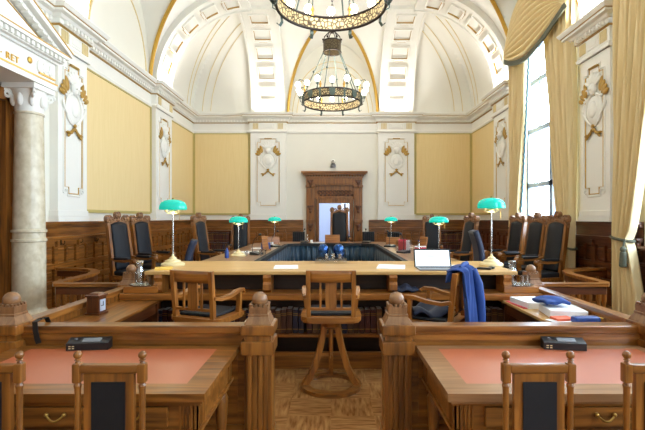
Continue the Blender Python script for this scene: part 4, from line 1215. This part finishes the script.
# ---- things on the horseshoe table
def holder(loc, rz, w, h, label):
    t = thing('wooden_document_stand', label, 'document stand', loc, rz, 'wooden stands on the horseshoe table')
    MB().box((0, .02, h / 2 + .01), (w, .03, h), rx=R(-10), bev=.012).build('board', wood('chair', 'x'), t)
    MB().bb(-w / 2, w / 2, -.08, .08, 0, .02, bev=.004).build('foot', wood('oak', 'x'), t)
holder((.04, 12.1, TB), 0, .42, .22, 'wooden stand in front of the tallest chair')
holder((-1.55, 11.25, TB), R(20), .42, .2, 'wooden stand by the far left lamp')
holder((-1.42, 9.35, TB), R(60), .2, .30, 'upright wooden stand on the left arm behind the near lamp')
holder((1.58, 11.0, TB), R(-15), .36, .2, 'wooden stand by the far right lamp')
holder((2.0, 9.4, TB), R(-60), .24, .28, 'upright wooden stand on the right arm')
def table_console(loc, rz, label, first=[]):
    if first: return dup(first[0], loc, rz, label)
    t = thing('gooseneck_microphone', label, 'microphone', loc, rz, 'gooseneck microphones')
    MB().prism([(-.09, 0), (.09, 0), (.09, .06), (-.09, .03)], -.11, .11, 'yz').build('base', M['black'], t)
    MB().tube([(-.06, .05, .05), (-.06, .06, .18), (-.04, .02, .30), (-.01, -.05, .37)], .006).build('gooseneck', M['black'], t)
    MB().ball((0, -.075, .385), .024, (1, 1.3, 1)).build('windscreen', M['black'], t)
    first.append(t); return t
for x, y, rz, l in ((-1.42, 8.2, 70, 'gooseneck microphone on the left arm right of the near lamp'), (-1.35, 10.4, 60, 'gooseneck microphone on the left arm near its far end'),
                    (-.75, 12.1, 10, 'gooseneck microphone on the far table left of the doorway'), (1.0, 12.1, -20, 'gooseneck microphone on the far table right of the doorway'),
                    (1.45, 8.6, -60, 'gooseneck microphone on the right arm left of the laptop'), (1.42, 10.4, -50, 'gooseneck microphone on the right arm near its far end')):
    table_console((x, y, TB), R(rz), l)
def sp(x, y, rz, w, dd, label, n=2):
    o = sheet((x, y, TB), R(rz), w, dd, label, n)
sp(-1.72, 8.75, 10, .5, .5, 'white papers behind the near lamp on the left arm'); sp(-1.62, 9.9, 4, .4, .4, 'white papers farther along the left arm')
sp(1.75, 10.2, -6, .36, .4, 'white papers farther along the right arm'); sp(-.35, 12.0, 5, .35, .3, 'white papers on the far table left of the tallest chair')
def bottle(loc, mat, cap, label, h=.2):
    t = thing('bottle', label, 'bottle', loc); MB().lathe([(.034, 0), (.036, .01), (.036, h * .6), (.014, h * .82), (.014, h * .95)], seg=16).build('body', mat, t); MB().lathe([(.016, h * .93), (.016, h)], seg=12).build('cap', cap, t)
bottle((-1.83, 7.55, TB), M['bluebox'], M['black'], 'dark bottle on the left arm left of the near lamp', .19)
bottle((-.66, 12.05, TB), M['clear'], M['paper'], 'small clear bottle on the far table left of the doorway', .24)
bottle((1.66, 8.15, TB), M['clear'], M['bluebox'], 'clear bottle behind the laptop on the right arm', .28)
t = thing('tissue_box', 'blue and white tissue box on the left arm', 'box', (-1.48, 9.75, TB), R(15)); MB().box((0, 0, .07), (.2, .12, .14), bev=.006).build('carton', M['bluebox'], t); MB().ball((0, 0, .15), .05, (1, .6, .9)).build('tissue', M['paper'], t)
t = thing('file_holder', 'clear file holder with pink folders on the right arm', 'file holder', (1.52, 9.0, TB), R(-20))
mb = MB(); mb.bb(-.15, .15, -.10, -.095, 0, .22); mb.bb(-.15, .15, .095, .10, 0, .26); mb.bb(-.15, .15, -.10, .10, 0, .006); mb.build('case', M['clear'], t)
MB().box((-.03, 0, .13), (.16, .03, .24), bev=.004).build('pink_folder', M['red'], t); MB().box((.06, .03, .12), (.1, .02, .22), bev=.004).build('white_folder', M['paper'], t)
t = thing('card_box', 'pink and white box behind the laptop', 'box', (1.86, 8.95, TB), R(-8)); MB().box((0, 0, .05), (.22, .14, .1), bev=.004).build('carton', M['red'], t); MB().box((0, 0, .105), (.225, .145, .02), bev=.004).build('lid', M['paper'], t)
o = MB().lathe([(.035, 0), (.04, .09), (.036, .09), (.031, .006)], seg=18).build('white_cup', M['paper'], None, (-1.5, 10.9, TB)); tag(o, 'white cup on the left arm before the far lamp', 'cup')
o = MB().lathe([(.035, 0), (.04, .09), (.036, .09), (.031, .006)], seg=18).build('white_cup', M['paper'], None, (-.55, 12.0, TB)); tag(o, 'white cup on the far table beside the small clear bottle', 'cup')
for x, y, wh in ((-1.3, 7.95, 'middle'), (-1.25, 8.1, 'farthest'), (-1.55, 7.85, 'nearest')):
    o = MB().lathe([(.028, 0), (.034, .11), (.031, .11), (.025, .008)], seg=16).build('drinking_glass', M['clear'], None, (x, y, TB)); tag(o, '%s of three clear glasses on the left arm beside the near lamp' % wh, 'glass', 'glasses beside the near left lamp')

# ---- low bookcases on the back wall
def bookcase(x, label, where):
    t = thing('low_bookcase', label, 'bookcase', (x, YB - .30, DAIS)); w = .60
    mb = MB(); mb.bb(-w, w, .15, .17, 0, 1.04); mb.bb(-w, w, -.12, .17, 1.02, 1.06, bev=.006); mb.bb(-w, -w + .03, -.1, .17, 0, 1.02); mb.bb(w - .03, w, -.1, .17, 0, 1.02); mb.bb(-w, w, -.1, .17, 0, .08); mb.build('carcass', wood('dark', 'x'), t)
    for z in (.40, .72): MB().bb(-w + .03, w - .03, -.09, .15, z - .02, z).build('shelf', wood('dark', 'x'), t)
    for zi, z in enumerate((.40, .72)):
        xx = -w + .075; nb = 0
        while xx < w - .06:
            j = random.randrange(5); o = dup(protos[j], (x + xx, YB - .30 + .02, DAIS + z), 0, '%s book, %s on the %s shelf of the %s low bookcase' % (BNAMES[j], nth(nb + 1), ('lower', 'upper')[zi], 'left' if 'left' in where else 'right'), 'books in the low bookcase %s' % where); o.scale = (1, 1, .9 + .06 * random.random())
            xx += .072; nb += 1
bookcase(-3.85, 'low dark bookcase of law books on the back wall left', 'on the left of the back wall')
bookcase(4.08, 'low dark bookcase of law books on the back wall right', 'on the right of the back wall')

# ---- security camera above the door
t = thing('security_camera', 'white and black security camera above the back doorway', 'camera', (.07, YB - PP * 0, 3.55))
MB().box((0, -.03, .0), (.1, .06, .12), bev=.01).build('mount', M['black'], t)
MB().lathe([(.085, -.1), (.09, -.02), (.08, .0)], (0, -.13, .0), 20).build('housing', M['grey'], t)
mb = MB(); mb.ball((0, -.13, .10), .075, (1, 1, .9)); mb.build('dome', M['white'], t)
MB().ball((0, -.195, .11), .025).build('lens', M['black'], t)

# ---- coat hooks on the left wainscot
for k_ in range(5):
    y = 7.2 + .52 * k_
    t = thing('coat_hook', 'dark coat hook on the left wainscot, %s from the marble column' % ('first', 'second', 'third', 'fourth', 'fifth')[k_], 'coat hook', (XL + .105, y, 1.36), pi / 2, 'coat hooks on the left wainscot')
    MB().box((0, -.005, 0), (.03, .01, .08), bev=.003).build('plate', M['bronze'], t)
    MB().tube([(0, -.01, -.02), (0, -.05, -.03), (0, -.07, .0), (0, -.065, .03)], .007).build('hook', M['bronze'], t)

# =================================================================== CURTAINS
def drape(name, label, y_edge, y_in, tie_in, tie_z, ztop, zbot, grp, fringe=None, bot_in=None):
    """y_edge: the outer (wall side) edge, y_in: inner edge at the top; gathered at tie_z"""
    s = 1 if y_in > y_edge else -1
    X = XR - .24
    t = thing(name, label, 'curtain', (X, y_edge, 0), 0, grp)
    W, Tw = abs(y_in - y_edge), abs(tie_in - y_edge); Bw = abs((bot_in if bot_in is not None else tie_in) - y_edge)
    def width(z):
        if z > tie_z:
            f = (z - tie_z) / (ztop - tie_z); f = f ** .62; return Tw + (W - Tw) * f
        f = (tie_z - z) / (tie_z - zbot); return Tw + (Bw - Tw) * min(1, f * 1.6) ** .7
    def fn(u, v):
        z = zbot + (ztop - zbot) * v
        w = width(z); amp = .055 * (.55 + .45 * w / W)
        return (amp * 1.5 * sin(u * 2 * pi * 8 + .5 * sin(z * .8)) + .02 * sin(u * 2 * pi * 19 + 1 + z), s * u * w, z)
    MB().grid(fn, 150, 50).build('drape', M['curtain'], t, solid=.008, ang=60)
    if fringe:
        mb = MB(); mb.tube([(.01 * sin(z * 40), s * width(z) + s * .015, z) for z in [zbot + (ztop - zbot) * i / 80 for i in range(81)]], .022, seg=6); mb.build('fringe', M[fringe], t)
    c = Tw * .5
    mb = MB(); mb.tube([(.10 * cos(a), s * c + (c + .05) * sin(a), tie_z + .03 * sin(a)) for a in [2 * pi * i / 30 for i in range(30)]], .022, seg=8, closed=True); tb = mb.build('tieback', M['fringe'], t)
    y = s * (Tw + .03) if s > 0 else s * (Tw + .03)
    mb = MB(); mb.tube([(-.10, y, tie_z), (-.12, y, tie_z - .12)], .014); mb.ball((-.12, y, tie_z - .15), .045); mb.lathe([(.03, -.42), (.055, -.40), (.045, -.2), (.02, -.17)], (-.12, y, tie_z), 14); mb.build('tassel', M['fringe'], tb)
    return t
drape('window_curtain', 'yellow curtain on the far side of the arched window behind the chairs', 10.72, 9.75, 10.32, 1.5, 5.9, .32, 'tied yellow curtains', 'teal_fringe')
drape('window_curtain', 'yellow curtain tied back beside the window chair nearest us', 7.98, 8.95, 8.24, 1.22, 5.95, .32, 'tied yellow curtains', 'teal_fringe', 8.42)
drape('window_curtain', 'tall yellow curtain with tassel at the right frame edge', 6.80, 5.7, 6.46, 1.45, 5.95, .02, 'tied yellow curtains', None, 6.2)
t = thing('curtain_swag', 'gathered yellow swag with dark fringe over the arched window', 'curtain swag', (XR - .36, 9.4, 0))
def top_z(a): return 5.45 + 1.45 * sqrt(max(0, 1 - a * a))
def bot_z(a): return 5.32 + .34 * abs(a) ** 2.2 + .12 * abs(a)
def swg(u, v):
    a = 2 * u - 1
    zt, zb = max(top_z(a), bot_z(a) + .02), bot_z(a)
    z = zt + (zb - zt) * v
    f = sin(pi * u) ** .5 if 0 < u < 1 else 0
    fold = (-.13 * abs(sin(v * pi * 11)) ** .9 + .05) * f
    return (fold - .12 * f * sin(pi * v * .7), a * 1.42, z)
MB().grid(swg, 70, 140).build('drape', M['curtain'], t, solid=.008, ang=60)
MB().bar([(-.12 * (sin(pi * i / 60) ** .5 if 0 < i < 60 else 0) * sin(pi * .7) - .01, (2 * i / 60 - 1) * 1.42, bot_z(2 * i / 60 - 1) - .05) for i in range(61)], .03, .11, up=(0, 0, 1)).build('fringe', M['fringe'], t)

# =================================================================== CHANDELIERS
def chandelier(loc, label, first=[]):
    if first:
        return dup(first[0], loc, 0, label)
    t = thing('ring_chandelier', label, 'chandelier', loc, 0, 'bronze ring chandeliers')
    r = .77; h = .20
    mb = MB(); n = 64
    for zz in (0, h):
        mb.tube([(r * cos(a), r * sin(a), zz) for a in [2 * pi * i / n for i in range(n)]], .022, seg=8, closed=True)
    mb.build('ring_rim', M['bronze'], t)
    MB().lathe([(r - .012, .0), (r + .004, .0), (r + .004, h), (r - .012, h), (r - .012, 0)], seg=64).build('pierced_band', M['filigree'], t) if False else None
    mb = MB(); vs, fs = [], []
    for i in range(n):
        a = 2 * pi * i / n
        for rr, zz in ((r + .004, 0), (r + .004, h), (r - .008, h), (r - .008, 0)): vs.append((rr * cos(a), rr * sin(a), zz))
    for i in range(n):
        j = (i + 1) % n
        for k_ in range(4): fs.append((i * 4 + k_, j * 4 + k_, j * 4 + (k_ + 1) % 4, i * 4 + (k_ + 1) % 4))
    mb._add(vs, fs); mb.build('pierced_band', M['filigree'], t)
    for i in range(8):
        a = 2 * pi * (i + .0) / 8 - pi / 2
        rot = Matrix.Rotation(a + pi / 2, 4, 'Z')
        mb = MB(); sh = [(-.075, .19), (.075, .19), (.075, .09), (.045, .03), (0, .0), (-.045, .03), (-.075, .09)]
        mb.prism(sh, -r - .03, -r + .005); o = mb.build('shield', M['verdigris'], t); o.rotation_euler = (0, 0, a + pi / 2)
        b = a + pi / 8
        mb = MB(); mb.bar([(0, -r - .02, .22), (0, -r - .03, .05), (0, -r - .01, -.08), (.0, -r - .05, -.13), (0, -r - .09, -.09)], .05, .014, up=(0, -1, 0)); o = mb.build('hook_bracket', M['verdigris'], t); o.rotation_euler = (0, 0, b + pi / 2)
        mb = MB()
        mb.tube([(0, -r - .0, .15), (0, -r - .1, .11), (0, -r - .17, .16), (0, -r - .18, .27)], .010, seg=6)
        mb.tube([(0, -r + .0, .2), (0, -r + .02, .42), (0, -r - .04, .52), (0, -r - .13, .53), (0, -r - .2, .46), (0, -r - .21, .40)], .010, seg=6)
        mb.lathe([(.035, .26), (.04, .275), (.018, .28), (.018, .34)], (0, -r - .18, 0), 10)
        mb.lathe([(.015, .36), (.04, .39), (.02, .41)], (0, -r - .21, 0), 10)
        o = mb.build('scroll_arm', M['verdigris'], t); o.rotation_euler = (0, 0, b + pi / 2)
        mb = MB(); mb.ball((0, -r - .18, .39), .07, (1, 1, 1.1)); bl = mb.build('candle_bulb', M['bulb'], o)
        mb = MB(); mb.tube([(0, -r, .15), (0, -r - .09, .13), (0, -r - .12, .2), (0, -r - .12, .26)], .009, seg=6); mb.lathe([(.03, .25), (.035, .262), (.015, .268), (.015, .31)], (0, -r - .12, 0), 10)
        o = mb.build('scroll_arm', M['verdigris'], t); o.rotation_euler = (0, 0, a + pi / 2)
        MB().ball((0, -r - .12, .36), .064, (1, 1, 1.1)).build('candle_bulb', M['bulb'], o)
        mb = MB(); mb.lathe([(.03, .2), (.02, .26), (.035, .30), (.02, .34), (.008, .4)], (0, -r, 0), 8)
        o = mb.build('crown_leaf', M['brass'], t); o.rotation_euler = (0, 0, b + pi / 2)
    dz = 1.36
    for i in range(6):
        a = 2 * pi * (i + .25) / 6
        mb = MB(); mb.tube([(r * .98 * cos(a), r * .98 * sin(a), .2), (.23 * cos(a), .23 * sin(a), dz)], .013, seg=8)
        mb.ball((.5 * cos(a), .5 * sin(a), .8), .03); mb.build('hanging_rod', M['verdigris'], t)
    mb = MB()
    for zz in (dz, dz + .28): mb.tube([(.235 * cos(a), .235 * sin(a), zz) for a in [2 * pi * i / 32 for i in range(32)]], .018, seg=8, closed=True)
    mb.build('crown_rim', M['bronze'], t)
    mb = MB(); vs, fs = [], []; n = 32
    for i in range(n):
        a = 2 * pi * i / n
        for rr, zz in ((.235, dz), (.235, dz + .28), (.225, dz + .28), (.225, dz)): vs.append((rr * cos(a), rr * sin(a), zz))
    for i in range(n):
        j = (i + 1) % n
        for k_ in range(4): fs.append((i * 4 + k_, j * 4 + k_, j * 4 + (k_ + 1) % 4, i * 4 + (k_ + 1) % 4))
    mb._add(vs, fs); mb.build('crown_drum', M['bronze_lace'], t)
    mb = MB()
    for i in range(6):
        a = 2 * pi * i / 6; mb.tube([(.23 * cos(a), .23 * sin(a), dz + .28), (.2 * cos(a), .2 * sin(a), dz + .42), (.08 * cos(a), .08 * sin(a), dz + .54), (.0, 0, dz + .58)], .013, seg=6); mb.ball((.24 * cos(a), .24 * sin(a), dz + .34), .028)
    mb.lathe([(.02, dz + .5), (.08, dz + .56), (.09, dz + .60), (.04, dz + .66), (.05, dz + .70), (.015, dz + .74)], seg=16)
    mb.build('crown_finial', M['bronze'], t)
    mb = MB(); ztop = 7.7 - loc[2]; z = dz + .72; k_ = 0
    while z < ztop - .1:
        rr = Matrix.Rotation(pi / 2 * (k_ % 2), 3, 'Z')
        mb.tube([rr @ Vector((.022 * cos(a), 0, z + .045 + .05 * sin(a))) for a in [2 * pi * i / 12 for i in range(12)]], .007, seg=6, closed=True); z += .078; k_ += 1
    mb.lathe([(.09, ztop), (.08, ztop - .06), (.02, ztop - .1)], seg=16)
    mb.build('chain', M['bronze'], t)
    ld = bpy.data.lights.new('chandelier_light', 'POINT'); ld.energy = CHAND_W; ld.color = (1, .95, .86); ld.shadow_soft_size = .45
    lo = bpy.data.objects.new('chandelier_light', ld); COL.objects.link(lo); lo.parent = t; lo.location = (0, 0, .95)
    first.append(t); return t
M['bronze_lace'] = filigree(); M['bronze_lace'].node_tree.nodes['Color Ramp'].color_ramp.elements[1].color = srgb(104, 92, 66) if 'Color Ramp' in M['bronze_lace'].node_tree.nodes else None
chandelier((.03, 11.4, 4.80), 'far ring chandelier with lit bulbs hanging before the back lunette')
chandelier((.0, 6.05, 4.745), 'near ring chandelier of bronze with shields, cut by the top of the photo')
